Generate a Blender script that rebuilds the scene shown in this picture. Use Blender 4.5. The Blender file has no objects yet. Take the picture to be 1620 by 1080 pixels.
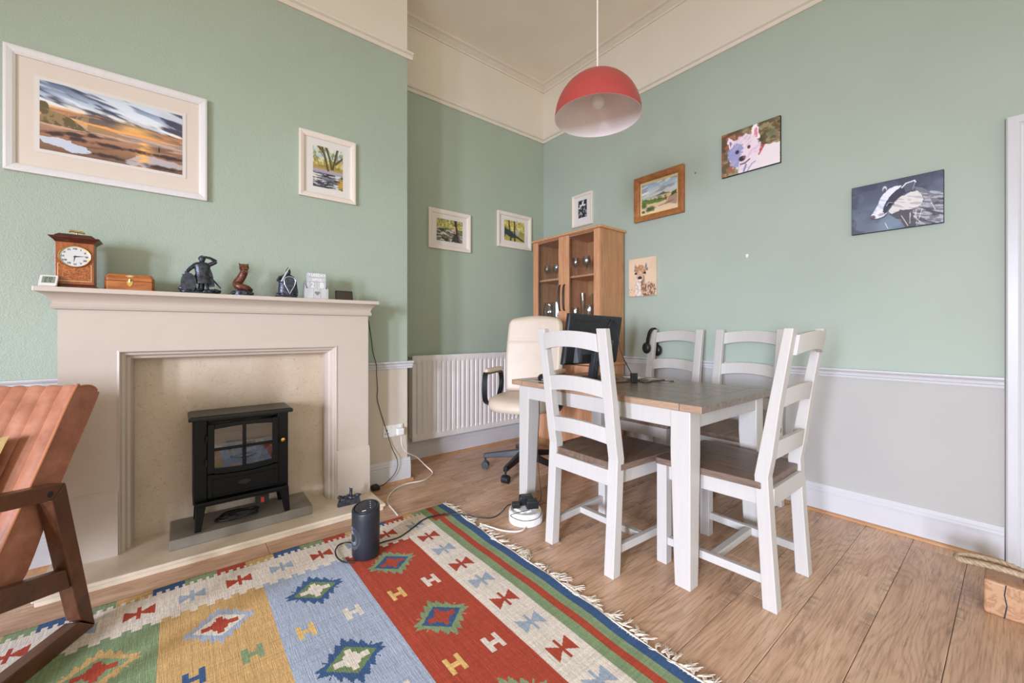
import bpy, bmesh, math, random
import numpy as np
from mathutils import Vector, Matrix, noise as mn
scene = bpy.context.scene
COL = scene.collection
rnd = random.Random(7)
PI = math.pi
def R(d): return math.radians(d)

# ------------------------------------------------------------------ camera, world, lights, exposure
YAW = R(39.05)
cam_d = bpy.data.cameras.new('camera'); cam = bpy.data.objects.new('camera', cam_d); COL.objects.link(cam)
cam.location = (0, 0, 1.10); cam.rotation_euler = (PI/2, 0, -YAW)
cam_d.sensor_width = 36; cam_d.lens = 649/1620*36; cam_d.shift_y = -17/1620; cam_d.clip_start = .02
scene.camera = cam
scene.view_settings.view_transform = 'Standard'; scene.view_settings.look = 'None'
scene.view_settings.gamma = 1; scene.view_settings.use_curve_mapping = False
scene.view_settings.exposure = 0.0
scene.cycles.transparent_max_bounces = 32; scene.cycles.max_bounces = 10; scene.cycles.diffuse_bounces = 6
world = bpy.data.worlds.new('world'); scene.world = world; world.use_nodes = True
world.node_tree.nodes['Background'].inputs[0].default_value = (.90, .93, .84, 1)
world.node_tree.nodes['Background'].inputs[1].default_value = 1.34
def area(name, loc, rot, sx, sy, power, col, spread=180):
    l = bpy.data.lights.new(name, 'AREA'); l.shape = 'RECTANGLE'; l.size = sx; l.size_y = sy
    l.energy = power; l.color = col; l.spread = R(spread)
    o = bpy.data.objects.new(name, l); COL.objects.link(o); o.location = loc; o.rotation_euler = rot
    return o
DAY = (.86, .95, 1.18)
# daylight through the two tall sash windows of the bay wall opposite wall_right
area('window_daylight', (-5.06, -1.87, 1.40), (0, -PI/2+R(17), R(25)), 1.70, .50, 100, DAY, 75)
area('window_daylight', (-5.06, -.545, 1.40), (0, -PI/2+R(17), R(25)), 1.70, .48, 72, DAY, 75)

# ------------------------------------------------------------------ materials
def lin(c):
    return tuple((x/255/12.92 if x/255 <= .04045 else ((x/255+.055)/1.055)**2.4) for x in c)
def L4(c): return lin(c)+(1,)
class NT:
    def __init__(s, name):
        s.m = bpy.data.materials.new(name); s.m.use_nodes = True; s.t = s.m.node_tree
        s.b = s.t.nodes['Principled BSDF']; s.tc = None
    def n(s, typ, **kw):
        x = s.t.nodes.new(typ)
        for k, v in kw.items():
            if k.startswith('i_'):
                key = k[2:]; key = int(key) if key.isdigit() else key.replace('_', ' ')
                x.inputs[key].default_value = v
            else: setattr(x, k, v)
        return x
    def l(s, a, b): s.t.links.new(a, b)
    def coord(s, scale=(1, 1, 1), rand=0, src='Object', rot=(0, 0, 0)):
        tc = s.n('ShaderNodeTexCoord'); mp = s.n('ShaderNodeMapping'); mp.inputs['Scale'].default_value = scale; mp.inputs['Rotation'].default_value = rot
        out = tc.outputs[src]
        if rand:
            oi = s.n('ShaderNodeObjectInfo'); ml = s.n('ShaderNodeMath', operation='MULTIPLY'); ml.inputs[1].default_value = rand
            s.l(oi.outputs['Random'], ml.inputs[0]); ad = s.n('ShaderNodeVectorMath', operation='ADD')
            cx = s.n('ShaderNodeCombineXYZ'); s.l(ml.outputs[0], cx.inputs[0]); s.l(ml.outputs[0], cx.inputs[1]); s.l(ml.outputs[0], cx.inputs[2])
            s.l(out, ad.inputs[0]); s.l(cx.outputs[0], ad.inputs[1]); out = ad.outputs[0]
        s.l(out, mp.inputs[0]); return mp.outputs[0]
    def noise(s, vec, scale, detail=3, rough=.5, dist=0):
        x = s.n('ShaderNodeTexNoise'); x.inputs['Scale'].default_value = scale; x.inputs['Detail'].default_value = detail
        x.inputs['Roughness'].default_value = rough; x.inputs['Distortion'].default_value = dist
        s.l(vec, x.inputs['Vector']); return x.outputs['Fac']
    def ramp(s, fac, stops):
        r = s.n('ShaderNodeValToRGB'); e = r.color_ramp.elements
        while len(e) < len(stops): e.new(.5)
        for q, (p, c) in zip(e, stops): q.position = p; q.color = c if len(c) == 4 else tuple(c)+(1,)
        s.l(fac, r.inputs[0]); return r.outputs[0]
    def mix(s, a, b, f, mode='MIX'):
        x = s.n('ShaderNodeMix', data_type='RGBA', blend_type=mode)
        for val, i in ((f, 0), (a, 6), (b, 7)):
            if hasattr(val, 'is_linked'): s.l(val, x.inputs[i])
            else: x.inputs[i].default_value = val
        return x.outputs[2]
    def col(s, c):
        if hasattr(c, 'is_linked'): s.l(c, s.b.inputs['Base Color'])
        else: s.b.inputs['Base Color'].default_value = c
    def bump(s, h, strength=.3, dist=.002):
        b = s.n('ShaderNodeBump'); b.inputs['Strength'].default_value = strength; b.inputs['Distance'].default_value = dist
        s.l(h, b.inputs['Height']); s.l(b.outputs[0], s.b.inputs['Normal'])
    def set(s, **kw):
        for k, v in kw.items(): s.b.inputs[k.replace('_', ' ')].default_value = v
        return s.m
def plain(name, c, rough=.5, metal=0, var=.06, scale=12, bump=0, bscale=120, spec=.5, bdist=.001):
    t = NT(name); v = t.coord()
    a = lin(c); f = t.noise(v, scale, 3)
    t.col(t.ramp(f, [(.3, tuple(x*(1-var) for x in a)), (.7, tuple(min(1, x*(1+var)) for x in a))]))
    if bump: t.bump(t.noise(t.coord(), bscale, 2), bump, bdist)
    return t.set(Roughness=rough, Metallic=metal, Specular_IOR_Level=spec)
def wood(name, c1, c2, c3=None, scale=6, stretch=(1, 9, 9), rough=.45, rand=11, bump=.08, contrast=(.32, .68)):
    t = NT(name); v = t.coord(stretch, rand)
    f = t.noise(v, scale, 6, .6, .6)
    g = t.noise(v, scale*6, 3, .7)
    c = t.ramp(f, [(contrast[0], lin(c1)), (contrast[1], lin(c2))])
    if c3: c = t.mix(c, L4(c3), t.ramp(g, [(.52, (0, 0, 0)), (.75, (.6, .6, .6))]))
    t.col(c)
    if bump: t.bump(g, bump, .001)
    return t.set(Roughness=rough)
M = {}
def wallpaint(name, c, rough=.55, strength=.35, scale=46, fine=160):
    t = NT(name); v = t.coord()
    a = lin(c); f = t.noise(v, 1.6, 3)
    t.col(t.ramp(f, [(.25, tuple(x*.95 for x in a)), (.75, tuple(min(1, x*1.04) for x in a))]))
    h = t.noise(v, scale, 3, .6, 1.2); h2 = t.noise(v, fine, 2)
    m = t.n('ShaderNodeMath', operation='ADD'); t.l(h, m.inputs[0]); t.l(h2, m.inputs[1])
    t.bump(m.outputs[0], strength, .004)
    return t.set(Roughness=rough)
M['green_paper'] = wallpaint('green_embossed_wall', (166, 177, 160), .5, .42, 40)
M['green'] = wallpaint('green_painted_wall', (168, 178, 163), .6, .06, 60)
M['alcove'] = wallpaint('green_alcove_wall', (164, 175, 157), .55, .16, 30)
M['cream_wall'] = wallpaint('cream_lower_wall', (181, 177, 171), .6, .05, 60)
M['cream_breast'] = wallpaint('cream_breast_wall', (206, 194, 178), .6, .05, 60)
M['frieze'] = wallpaint('cream_upper_wall', (224, 213, 196), .7, .05, 60)
M['ceiling'] = wallpaint('ceiling_paint', (238, 229, 214), .8, .12, 50)
M['trim'] = plain('white_gloss_trim', (205, 203, 204), .28, var=.01)
M['cornice'] = plain('cornice_paint', (222, 211, 195), .7, var=.02)
M['surround'] = plain('cream_satin_paint', (197, 182, 168), .38, var=.015)
M['bead'] = wood('beading_wood', (176, 128, 88), (200, 150, 106), stretch=(6, 1, 6))
# laminate planks, grain along local x
def plank_mat():
    t = NT('rustic_oak_laminate'); v = t.coord((1, 1, 1), 37.0); vs = t.coord((1.1, 7.5, 7.5), 37.0)
    big = t.noise(t.coord((.5, 3.4, 3), 37.0), 1.7, 6, .32, .25)
    w = t.n('ShaderNodeMath', operation='MULTIPLY'); t.l(big, w.inputs[0]); w.inputs[1].default_value = 150
    sn = t.n('ShaderNodeMath', operation='SINE'); t.l(w.outputs[0], sn.inputs[0])
    m2 = t.n('ShaderNodeMath', operation='MULTIPLY_ADD'); t.l(sn.outputs[0], m2.inputs[0]); m2.inputs[1].default_value = .5; m2.inputs[2].default_value = .5
    fine = t.noise(t.coord((2.5, 60, 60), 37.0), 3, 4, .65)
    mid = t.noise(vs, 1.7, 4, .6, .4)
    base = t.ramp(mid, [(.25, lin((190, 148, 118))), (.5, lin((216, 176, 144))), (.78, lin((230, 194, 162)))])
    base = t.mix(base, L4((156, 114, 84)), t.ramp(m2.outputs[0], [(.55, (0, 0, 0)), (1, (.30, .30, .30))]))
    base = t.mix(base, L4((128, 92, 68)), t.ramp(fine, [(.48, (0, 0, 0)), (.74, (.7, .7, .7))]))
    dark = t.noise(t.coord((1.4, 7, 5), 53.0), 2.1, 6, .78, .6)
    base = t.mix(base, L4((92, 76, 66)), t.ramp(dark, [(.575, (0, 0, 0)), (.73, (.85, .85, .85))]))
    tc = t.n('ShaderNodeTexCoord'); sx = t.n('ShaderNodeSeparateXYZ'); t.l(tc.outputs['Object'], sx.inputs[0])
    ab = t.n('ShaderNodeMath', operation='ABSOLUTE'); t.l(sx.outputs[1], ab.inputs[0])
    mr = t.n('ShaderNodeMapRange'); mr.inputs[1].default_value = .050; mr.inputs[2].default_value = .098; t.l(ab.outputs[0], mr.inputs[0])
    hatch = t.noise(t.coord((16, 4, 4), 61.0, rot=(0, 0, .5)), 2.6, 4, .7); patch = t.noise(t.coord((1.3, 1.5, 1), 23.0), 1.6, 2)
    e1 = t.n('ShaderNodeMath', operation='MULTIPLY'); t.l(mr.outputs[0], e1.inputs[0]); t.l(t.ramp(hatch, [(.42, (0, 0, 0)), (.62, (1, 1, 1))]), e1.inputs[1])
    e2 = t.n('ShaderNodeMath', operation='MULTIPLY'); t.l(e1.outputs[0], e2.inputs[0]); t.l(t.ramp(patch, [(.50, (0, 0, 0)), (.62, (.75, .75, .75))]), e2.inputs[1])
    base = t.mix(base, L4((98, 84, 76)), e2.outputs[0])
    oi = t.n('ShaderNodeObjectInfo')
    base = t.mix(base, t.ramp(oi.outputs['Random'], [(0, (.86, .84, .82)), (1, (1.08, 1.08, 1.1))]), 1.0, 'MULTIPLY')
    t.col(base); t.bump(fine, .06, .0006)
    return t.set(Roughness=.36)
M['plank'] = plank_mat()
M['floor_gap'] = plain('plank_joint', (70, 52, 40), .8)
def painted_wood(name, c):
    t = NT(name); v = t.coord((14, 14, 1.2), 9.0)
    f = t.noise(v, 4, 4, .6)
    a = lin(c)
    t.col(t.ramp(f, [(.3, tuple(x*.95 for x in a)), (.65, a)])); t.bump(f, .12, .001)
    return t.set(Roughness=.42)
M['white_wood'] = painted_wood('white_painted_wood', (194, 188, 181))
M['white_wood_x'] = painted_wood('white_painted_slat', (194, 188, 181))
M['table_wood'] = wood('grey_brown_table_wood', (112, 96, 84), (142, 125, 111), (94, 78, 68), 5, (9, 1, 9), .26, 7)
M['table_edge'] = wood('pale_table_edge', (150, 118, 94), (182, 150, 122), (110, 82, 62), 5, (9, 1, 9), .5, 7)
M['seat_wood'] = wood('grey_brown_seat_wood', (98, 78, 66), (132, 108, 92), (80, 62, 52), 5, (9, 1, 9), .42, 7)
M['beech'] = wood('beech_effect_cabinet', (196, 136, 96), (214, 160, 120), (178, 116, 78), 5, (8, 8, 1), .4, 5)
M['beech_dark'] = wood('oak_effect_side', (166, 118, 78), (192, 144, 102), (148, 102, 66), 5, (8, 8, 1), .45, 5)
M['walnut'] = wood('dark_stained_frame', (74, 42, 26), (108, 66, 42), (58, 32, 20), 4, (5, 2, 2), .35, 5)
def leather():
    t = NT('tan_leather'); v = t.coord()
    f = t.noise(v, 9, 5, .65); g = t.noise(v, 340, 2)
    t.col(t.ramp(f, [(.3, lin((140, 86, 62))), (.52, lin((168, 110, 84))), (.75, lin((192, 138, 112)))])); t.bump(g, .15, .001)
    return t.set(Roughness=.40)
M['leather'] = leather()
M['piping'] = plain('leather_piping', (176, 112, 76), .4)
M['black'] = plain('black_metal', (22, 22, 24), .38, var=.1)
M['black_satin'] = plain('black_cast_iron', (10, 10, 10), .42, var=.1, bump=.05, bscale=300, spec=.25)
M['stove_top'] = plain('stove_top_black', (20, 19, 18), .36)
M['black_plastic'] = plain('black_plastic', (26, 27, 31), .42)
M['charcoal'] = plain('charcoal_plastic', (32, 34, 42), .42)
M['monitor_grey'] = plain('monitor_grey_plastic', (62, 64, 72), .4)
M['cord_black'] = plain('black_cable', (18, 18, 18), .5)
M['cord_white'] = plain('white_cable', (228, 218, 206), .5)
M['white_plastic'] = plain('white_plastic', (232, 228, 224), .35, var=.02)
M['yellow'] = plain('yellow_sticker', (232, 214, 84), .5)
M['brass'] = plain('brass', (212, 168, 84), .22, 1)
M['steel'] = plain('steel', (170, 170, 172), .3, 1)
M['pewter'] = plain('dark_handle_metal', (66, 60, 56), .35, .8)
def limestone():
    t = NT('fossil_limestone'); v = t.coord((1, 1, 1))
    f = t.noise(v, 5, 4); g = t.noise(v, 55, 4, .65, 1.5)
    c = t.ramp(f, [(.3, lin((198, 176, 152))), (.7, lin((214, 194, 172)))])
    c = t.mix(c, L4((146, 118, 90)), t.ramp(g, [(.56, (0, 0, 0)), (.72, (.6, .6, .6))]))
    t.col(c); return t.set(Roughness=.4)
M['limestone'] = limestone()
M['hearth'] = plain('polished_hearth_stone', (222, 206, 182), .25, var=.06, scale=14)
M['slate'] = plain('grey_stone_slab', (136, 128, 118), .6, var=.18, scale=7, bump=.2, bscale=60)
M['radiator'] = plain('radiator_enamel', (222, 216, 212), .3, var=.01)
M['frame_white'] = painted_wood('limed_white_frame', (226, 221, 218))
M['frame_cream'] = painted_wood('cream_frame', (232, 218, 204))
M['mount'] = plain('cream_mount_board', (220, 205, 191), .8, var=.01)
M['mount_white'] = plain('white_mount_board', (222, 214, 207), .8, var=.01)
M['oak_frame'] = wood('oak_picture_frame', (146, 88, 44), (178, 116, 66), (116, 66, 32), 6, (3, 3, 3), .35)
M['gilt'] = plain('gilt_slip', (232, 204, 150), .4)
M['red_enamel'] = plain('red_lampshade_enamel', (164, 62, 58), .38, var=.03)
M['shade_white'] = plain('white_shade_lining', (226, 214, 210), .3, var=.02)
M['cream_leather'] = plain('cream_leatherette', (212, 193, 172), .45, var=.03, bump=.06, bscale=400)
M['bronze'] = plain('bronze_resin', (66, 68, 76), .34, .55, var=.5, scale=60, bump=.6, bscale=120, bdist=.003)
M['bronze_brown'] = plain('red_brown_resin', (104, 58, 44), .38, .4, var=.55, scale=70, bump=.6, bscale=160, bdist=.003)
M['bright_steel'] = plain('bright_blade', (220, 222, 226), .3, .5)
M['grey_wood'] = wood('grey_washed_wood', (182, 180, 180), (206, 204, 204), None, 5, (5, 5, 1))
M['white_letter'] = plain('white_lettering', (244, 243, 240), .6, var=.01)
M['dial'] = plain('ivory_dial', (206, 204, 200), .4, var=.01)
M['dark_letter'] = plain('dark_lettering', (40, 44, 54), .6, var=.01)
M['lcd'] = plain('lcd_screen', (142, 150, 134), .3)
M['screen'] = plain('dark_screen', (58, 48, 40), .2)
M['fringe'] = plain('cotton_fringe', (222, 208, 192), .9)
M['slit'] = plain('grey_grille_bar', (88, 88, 96), .45)
M['rope'] = plain('jute_rope', (176, 152, 124), .9, var=.25, scale=90)
M['pillow'] = plain('gold_velvet', (196, 164, 108), .8, var=.1, scale=40)
M['paper'] = plain('white_paper', (232, 226, 216), .8)
M['ember'] = plain('coal_bed', (92, 100, 118), .6, var=.35, scale=40)
M['lightpad'] = plain('beige_mouse_mat', (196, 180, 150), .8)
M['red_plastic'] = plain('red_rocker_switch', (190, 52, 56), .4)
def burl(name, a, b, c):
    t = NT(name); v = t.coord((1, 1, 1)); f = t.noise(v, 75, 5, .7, 2.2)
    t.col(t.ramp(f, [(.34, lin(a)), (.52, lin(b)), (.72, lin(c))])); return t.set(Roughness=.22)
M['burl'] = burl('walnut_burl', (84, 34, 12), (166, 88, 36), (206, 134, 66))
M['clock_wood'] = wood('clock_mahogany', (128, 62, 28), (172, 94, 46), None, 12, (6, 6, 1), .25)
M['clock_dark'] = wood('clock_dark_mahogany', (62, 26, 16), (92, 42, 26), None, 8, (1, 6, 6), .25)
M['box_wood'] = wood('polished_box_wood', (152, 80, 34), (190, 116, 58), (116, 54, 22), 9, (1, 5, 5), .22)
M['inlay'] = plain('pale_inlay', (226, 196, 138), .3)
def block_mat():
    t = NT('mango_wood_block'); v = t.coord((1, 1, 1)); 
    f = t.noise(t.coord((3, 1.2, 1.2)), 6, 4, .6, 1.5)
    w = t.n('ShaderNodeMath', operation='MULTIPLY'); t.l(f, w.inputs[0]); w.inputs[1].default_value = 50
    sn = t.n('ShaderNodeMath', operation='SINE'); t.l(w.outputs[0], sn.inputs[0])
    c = t.ramp(sn.outputs[0], [(0, lin((190, 146, 110))), (1, lin((168, 122, 86)))])
    t.col(c); return t.set(Roughness=.5)
M['block'] = block_mat()
def glassy(name, tint=(1, 1, 1), clear=.92, ior=1.45):
    m = bpy.data.materials.new(name); m.use_nodes = True; t = m.node_tree; t.nodes.remove(t.nodes['Principled BSDF'])
    tr = t.nodes.new('ShaderNodeBsdfTransparent'); tr.inputs[0].default_value = tuple(x*clear for x in tint)+(1,)
    g = t.nodes.new('ShaderNodeBsdfGlossy'); g.inputs['Roughness'].default_value = .03
    lw = t.nodes.new('ShaderNodeLayerWeight'); lw.inputs[0].default_value = .5; pw = t.nodes.new('ShaderNodeMath'); pw.operation = 'POWER'; pw.inputs[1].default_value = 4; t.links.new(lw.outputs['Facing'], pw.inputs[0]); f = t.nodes.new('ShaderNodeMath'); f.operation = 'MULTIPLY_ADD'; f.inputs[1].default_value = .7; f.inputs[2].default_value = ((ior-1)/(ior+1))**2; t.links.new(pw.outputs[0], f.inputs[0])
    mx = t.nodes.new('ShaderNodeMixShader'); t.links.new(f.outputs[0], mx.inputs[0]); t.links.new(tr.outputs[0], mx.inputs[1]); t.links.new(g.outputs[0], mx.inputs[2])
    t.links.new(mx.outputs[0], t.nodes['Material Output'].inputs[0]); return m
M['pane'] = glassy('clear_pane_glass', clear=.96)
M['stove_glass'] = glassy('stove_door_glass', (.95, .93, .9), .92, 2.0)
M['glassware'] = glassy('drinking_glass', (.95, .97, .98), .97, 2.3)
def attr_mat(name, rough=.6, weave=None):
    t = NT(name); a = t.n('ShaderNodeAttribute'); a.attribute_name = 'paint'; c = a.outputs['Color']
    if weave:
        v = t.coord((1, 1, 1)); rows = t.noise(t.coord(weave), 1, 2, .5); sp = t.noise(v, 420, 1)
        c = t.mix(c, t.ramp(rows, [(.25, (.84, .84, .84)), (.6, (1.08, 1.07, 1.05))]), 1.0, 'MULTIPLY')
        c = t.mix(c, t.ramp(sp, [(.3, (.86, .86, .86)), (.7, (1.08, 1.08, 1.08))]), 1.0, 'MULTIPLY')
        t.bump(rows, .5, .002)
    t.col(c); return t.set(Roughness=rough)
M['print'] = attr_mat('printed_picture', .45)
M['canvas'] = attr_mat('painted_canvas', .6)
M['kilim'] = attr_mat('woven_kilim_wool', .95, (300, 22, 1))

# ------------------------------------------------------------------ mesh helpers
class MB:
    def __init__(s): s.v = []; s.f = []; s.mi = []; s.cur = 0; s.tm = None
    def add(s, vs, fs):
        o = len(s.v)
        for p in vs:
            p = Vector(p)
            if s.tm is not None: p = s.tm @ p
            s.v.append(p)
        for f in fs: s.f.append(tuple(i+o for i in f)); s.mi.append(s.cur)
        return s
    def box(s, x0, x1, y0, y1, z0, z1):
        vs = [(x, y, z) for x in (x0, x1) for y in (y0, y1) for z in (z0, z1)]
        return s.add(vs, [(0, 1, 3, 2), (4, 6, 7, 5), (0, 4, 5, 1), (2, 3, 7, 6), (0, 2, 6, 4), (1, 5, 7, 3)])
    def prism(s, poly, ax, a, b):
        def mk(p, h): return {'x': (h, p[0], p[1]), 'y': (p[0], h, p[1]), 'z': (p[0], p[1], h)}[ax]
        n = len(poly); vs = [mk(p, a) for p in poly]+[mk(p, b) for p in poly]
        return s.add(vs, [tuple(range(n)), tuple(range(2*n-1, n-1, -1))]+[(i, (i+1) % n, n+(i+1) % n, n+i) for i in range(n)])
    def loft(s, rings, closed=True, caps=True):
        n = len(rings[0]); vs = [p for r in rings for p in r]; fs = []
        for k in range(len(rings)-1):
            for i in range(n if closed else n-1):
                j = (i+1) % n; fs.append((k*n+i, k*n+j, (k+1)*n+j, (k+1)*n+i))
        if caps and closed: fs += [tuple(range(n-1, -1, -1)), tuple(range((len(rings)-1)*n, len(rings)*n))]
        return s.add(vs, fs)
    def tube(s, pts, r, n=8, flat=1.0):
        pts = [Vector(p) for p in pts]; rs = r if isinstance(r, (list, tuple)) else [r]*len(pts); rings = []
        up = Vector((0, 0, 1)); prev = None
        for i, p in enumerate(pts):
            t = (pts[min(i+1, len(pts)-1)]-pts[max(i-1, 0)]).normalized()
            if prev is None:
                a = up.cross(t) if abs(t.z) < .95 else Vector((1, 0, 0)).cross(t)
            else: a = prev-t*prev.dot(t)
            a.normalize(); prev = a; b = t.cross(a)
            rings.append([p+a*math.cos(2*PI*k/n)*rs[i]+b*math.sin(2*PI*k/n)*rs[i]*flat for k in range(n)])
        return s.loft(rings)
    def lathe(s, prof, c=(0, 0, 0), n=24, sx=1, sy=1, caps=True):
        rings = [[(c[0]+r*sx*math.cos(2*PI*k/n), c[1]+r*sy*math.sin(2*PI*k/n), c[2]+z) for k in range(n)] for r, z in prof]
        return s.loft(rings, True, caps)
    def ball(s, c, rx, ry=None, rz=None, n=12, m=7):
        ry = ry or rx; rz = rz or rx
        prof = [(max(.001, math.sin(PI*i/m)), -math.cos(PI*i/m)) for i in range(m+1)]
        rings = [[(c[0]+rx*r*math.cos(2*PI*k/n), c[1]+ry*r*math.sin(2*PI*k/n), c[2]+rz*z) for k in range(n)] for r, z in prof]
        return s.loft(rings)
    def grid(s, fn, nu, nv):
        vs = [fn(i/nu, j/nv) for j in range(nv+1) for i in range(nu+1)]
        return s.add(vs, [(j*(nu+1)+i, j*(nu+1)+i+1, (j+1)*(nu+1)+i+1, (j+1)*(nu+1)+i) for j in range(nv) for i in range(nu)])
def mesh_of(name, mb, recalc=True):
    me = bpy.data.meshes.new(name); me.from_pydata([tuple(p) for p in mb.v], [], mb.f)
    if any(mb.mi): me.polygons.foreach_set('material_index', mb.mi)
    if recalc:
        b = bmesh.new(); b.from_mesh(me); bmesh.ops.recalc_face_normals(b, faces=b.faces); b.to_mesh(me); b.free()
    me.update(); return me
def obj(name, mb, mat, parent=None, bevel=0, smooth=None, local=False, seg=2, recalc=True, kind=None, label=None):
    """one mesh object; vertices are world coordinates unless local (then relative to the parent)"""
    if parent is not None and not local:
        off = Vector(parent.get('_o', parent.location))
        for p in mb.v: p -= off
    me = mesh_of(name, mb, recalc)
    for m in (mat if isinstance(mat, (list, tuple)) else [mat]): me.materials.append(M[m] if isinstance(m, str) else m)
    if smooth is not None:
        me.polygons.foreach_set('use_smooth', [True]*len(me.polygons))
        if smooth: me.set_sharp_from_angle(angle=R(smooth))
    o = bpy.data.objects.new(name, me); COL.objects.link(o)
    if parent is not None: o.parent = parent; o['_o'] = tuple(parent.get('_o', parent.location))
    if bevel:
        md = o.modifiers.new('edge', 'BEVEL'); md.width = bevel; md.segments = seg; md.limit_method = 'ANGLE'; md.angle_limit = R(38); md.harden_normals = False
    if kind: o['kind'] = kind
    if label: o['label'] = label
    return o
def thing(name, label, cat, loc=(0, 0, 0), rotz=0, group=None):
    o = bpy.data.objects.new(name, None); COL.objects.link(o); o.empty_display_size = .05
    o.location = loc; o.rotation_euler = (0, 0, rotz); o['label'] = label; o['category'] = cat
    if group: o['group'] = group
    return o
def tag(o, label, cat, group=None):
    o['label'] = label; o['category'] = cat
    if group: o['group'] = group
    return o
def struct(name, mb, mat, parent=None, **k):
    o = obj(name, mb, mat, parent, **k)
    if parent is None: o['kind'] = 'structure'
    return o
def dup(root, loc=None, rotz=None, label=None):
    r = root.copy(); COL.objects.link(r)
    if loc is not None: r.location = loc
    if rotz is not None: r.rotation_euler = (0, 0, rotz)
    if label: r['label'] = label
    for ch in list(root.children):
        c = ch.copy(); COL.objects.link(c); c.parent = r
        for g in list(ch.children):
            d = g.copy(); COL.objects.link(d); d.parent = c
    return r
def text(name, body, size, loc, rot, mat, parent, extr=.0004, align='CENTER'):
    cu = bpy.data.curves.new(name, 'FONT'); cu.body = body; cu.size = size; cu.extrude = extr; cu.align_x = align; cu.align_y = 'CENTER'; cu.resolution_u = 3
    tmp = bpy.data.objects.new(name, cu); COL.objects.link(tmp); bpy.context.view_layer.update()
    me = bpy.data.meshes.new_from_object(tmp.evaluated_get(bpy.context.evaluated_depsgraph_get())); bpy.data.objects.remove(tmp)
    me.materials.clear(); me.materials.append(M[mat]); o = bpy.data.objects.new(name, me); COL.objects.link(o)
    o.location = loc; o.rotation_euler = rot; o.parent = parent; return o
def uframe(mb, prof, u0, u1, z0, z1, pt):
    """moulding profile (e, d) mitred round an opening: up one jamb, across, down the other; e grows into the opening"""
    path = [lambda e: (u0+e, z0), lambda e: (u0+e, z1-e), lambda e: (u1-e, z1-e), lambda e: (u1-e, z0)]
    return mb.loft([[pt(f(e)[0], d, f(e)[1]) for e, d in prof] for f in path])
def rounded(x0, x1, y0, y1, r, n=4):
    pts = []
    for cx, cy, a in ((x1-r, y1-r, 0), (x0+r, y1-r, 90), (x0+r, y0+r, 180), (x1-r, y0+r, 270)):
        pts += [(cx+r*math.cos(R(a+90*k/n)), cy+r*math.sin(R(a+90*k/n))) for k in range(n+1)]
    return pts
def spline(pts, n=8):
    """Catmull-Rom through points"""
    P = [Vector(p) for p in pts]; P = [P[0]*2-P[1]]+P+[P[-1]*2-P[-2]]; out = []
    for i in range(1, len(P)-2):
        for k in range(n):
            t = k/n; a, b, c, d = P[i-1:i+3]
            out.append(.5*((2*b)+(c-a)*t+(2*a-5*b+4*c-d)*t*t+(3*b-a-3*c+d)*t**3))
    out.append(P[-2]); return out
# ------------------------------------------------------------------ room shell
WX, BY, AY, LX, YB, ZC = 3.05, 2.845, 3.22, -5.00, -2.40, 3.705   # wall_right x, chimney breast y, alcove y, window wall x, rear limit, ceiling
BX0, BX1 = -.80, 1.31                                              # chimney breast sides
DZ0, DZ1, PZ = .826, .878, 3.12
# floor: sub-floor and planks, long side along x
mb = MB().box(LX-.1, WX+.1, YB-.1, AY+.1, -.06, -.006); floor = struct('floor', mb, 'floor_gap')
PW = .1945; L = 1.29
offs = {}
row = 0; k0 = math.floor((YB-.15)/PW)
known = {1: 2.388, 2: 1.852, -1: 2.54, 10: 1.445, 0: 1.63, 3: 2.10}
def clipbox(x0, x1, y0, y1):
    return max(x0, LX), min(x1, WX), max(y0, YB), min(y1, AY)
mesh_cache = {}
for k in range(k0, k0+30):
    y0 = .151+k*PW; y1 = y0+PW
    j = known.get(k, 0.41*L*((k*7) % 5)+.17*k)
    x = j-L*math.ceil((j-LX)/L)
    while x < WX:
        a, b, c, d = clipbox(x, x+L, y0, y1); x += L
        if b-a < .03 or d-c < .02: continue
        key = (round(b-a, 4), round(d-c, 4))
        if key not in mesh_cache:
            hx, hy, g = (b-a)/2, (d-c)/2, .0009; q = .0018
            m = MB(); ring = lambda e, z: [(-hx+e, -hy+e, z), (hx-e, -hy+e, z), (hx-e, hy-e, z), (-hx+e, hy-e, z)]
            m.loft([ring(g, -.0059), ring(g, -.0012), ring(g+q, 0)])
            me = mesh_of('plank', m); me.materials.append(M['plank']); mesh_cache[key] = me
        o = bpy.data.objects.new('plank', mesh_cache[key]); COL.objects.link(o); o.parent = floor; o.location = ((a+b)/2, (c+d)/2, 0)
# walls in bands: lower cream, green, cream frieze
def bands(mb, x0, x1, y0, y1, skip=()):
    for i, (z0, z1) in enumerate(((0, .85), (.85, PZ+.01), (PZ+.01, ZC))):
        mb.cur = i; mb.box(x0, x1, y0, y1, z0, z1)
mb = MB(); bands(mb, BX0, BX1, BY, AY+.12); struct('wall_chimney_breast', mb, ['cream_breast', 'green_paper', 'frieze'])
mb = MB(); bands(mb, BX1, WX+.1, AY, AY+.12); struct('wall_back', mb, ['cream_wall', 'alcove', 'frieze'])
mb = MB(); bands(mb, LX, BX0, AY, AY+.12); struct('wall_far_alcove', mb, ['cream_wall', 'green_paper', 'frieze'])
DY0, DY1, DH = -.80, -.035, 2.035
mb = MB(); bands(mb, WX, WX+.1, DY1, AY); bands(mb, WX, WX+.1, YB, DY0)
mb.cur = 1; mb.box(WX, WX+.1, DY0, DY1, DH, PZ+.01); mb.cur = 2; mb.box(WX, WX+.1, DY0, DY1, PZ+.01, ZC)
struct('wall_right', mb, ['cream_wall', 'green', 'frieze'])
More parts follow.
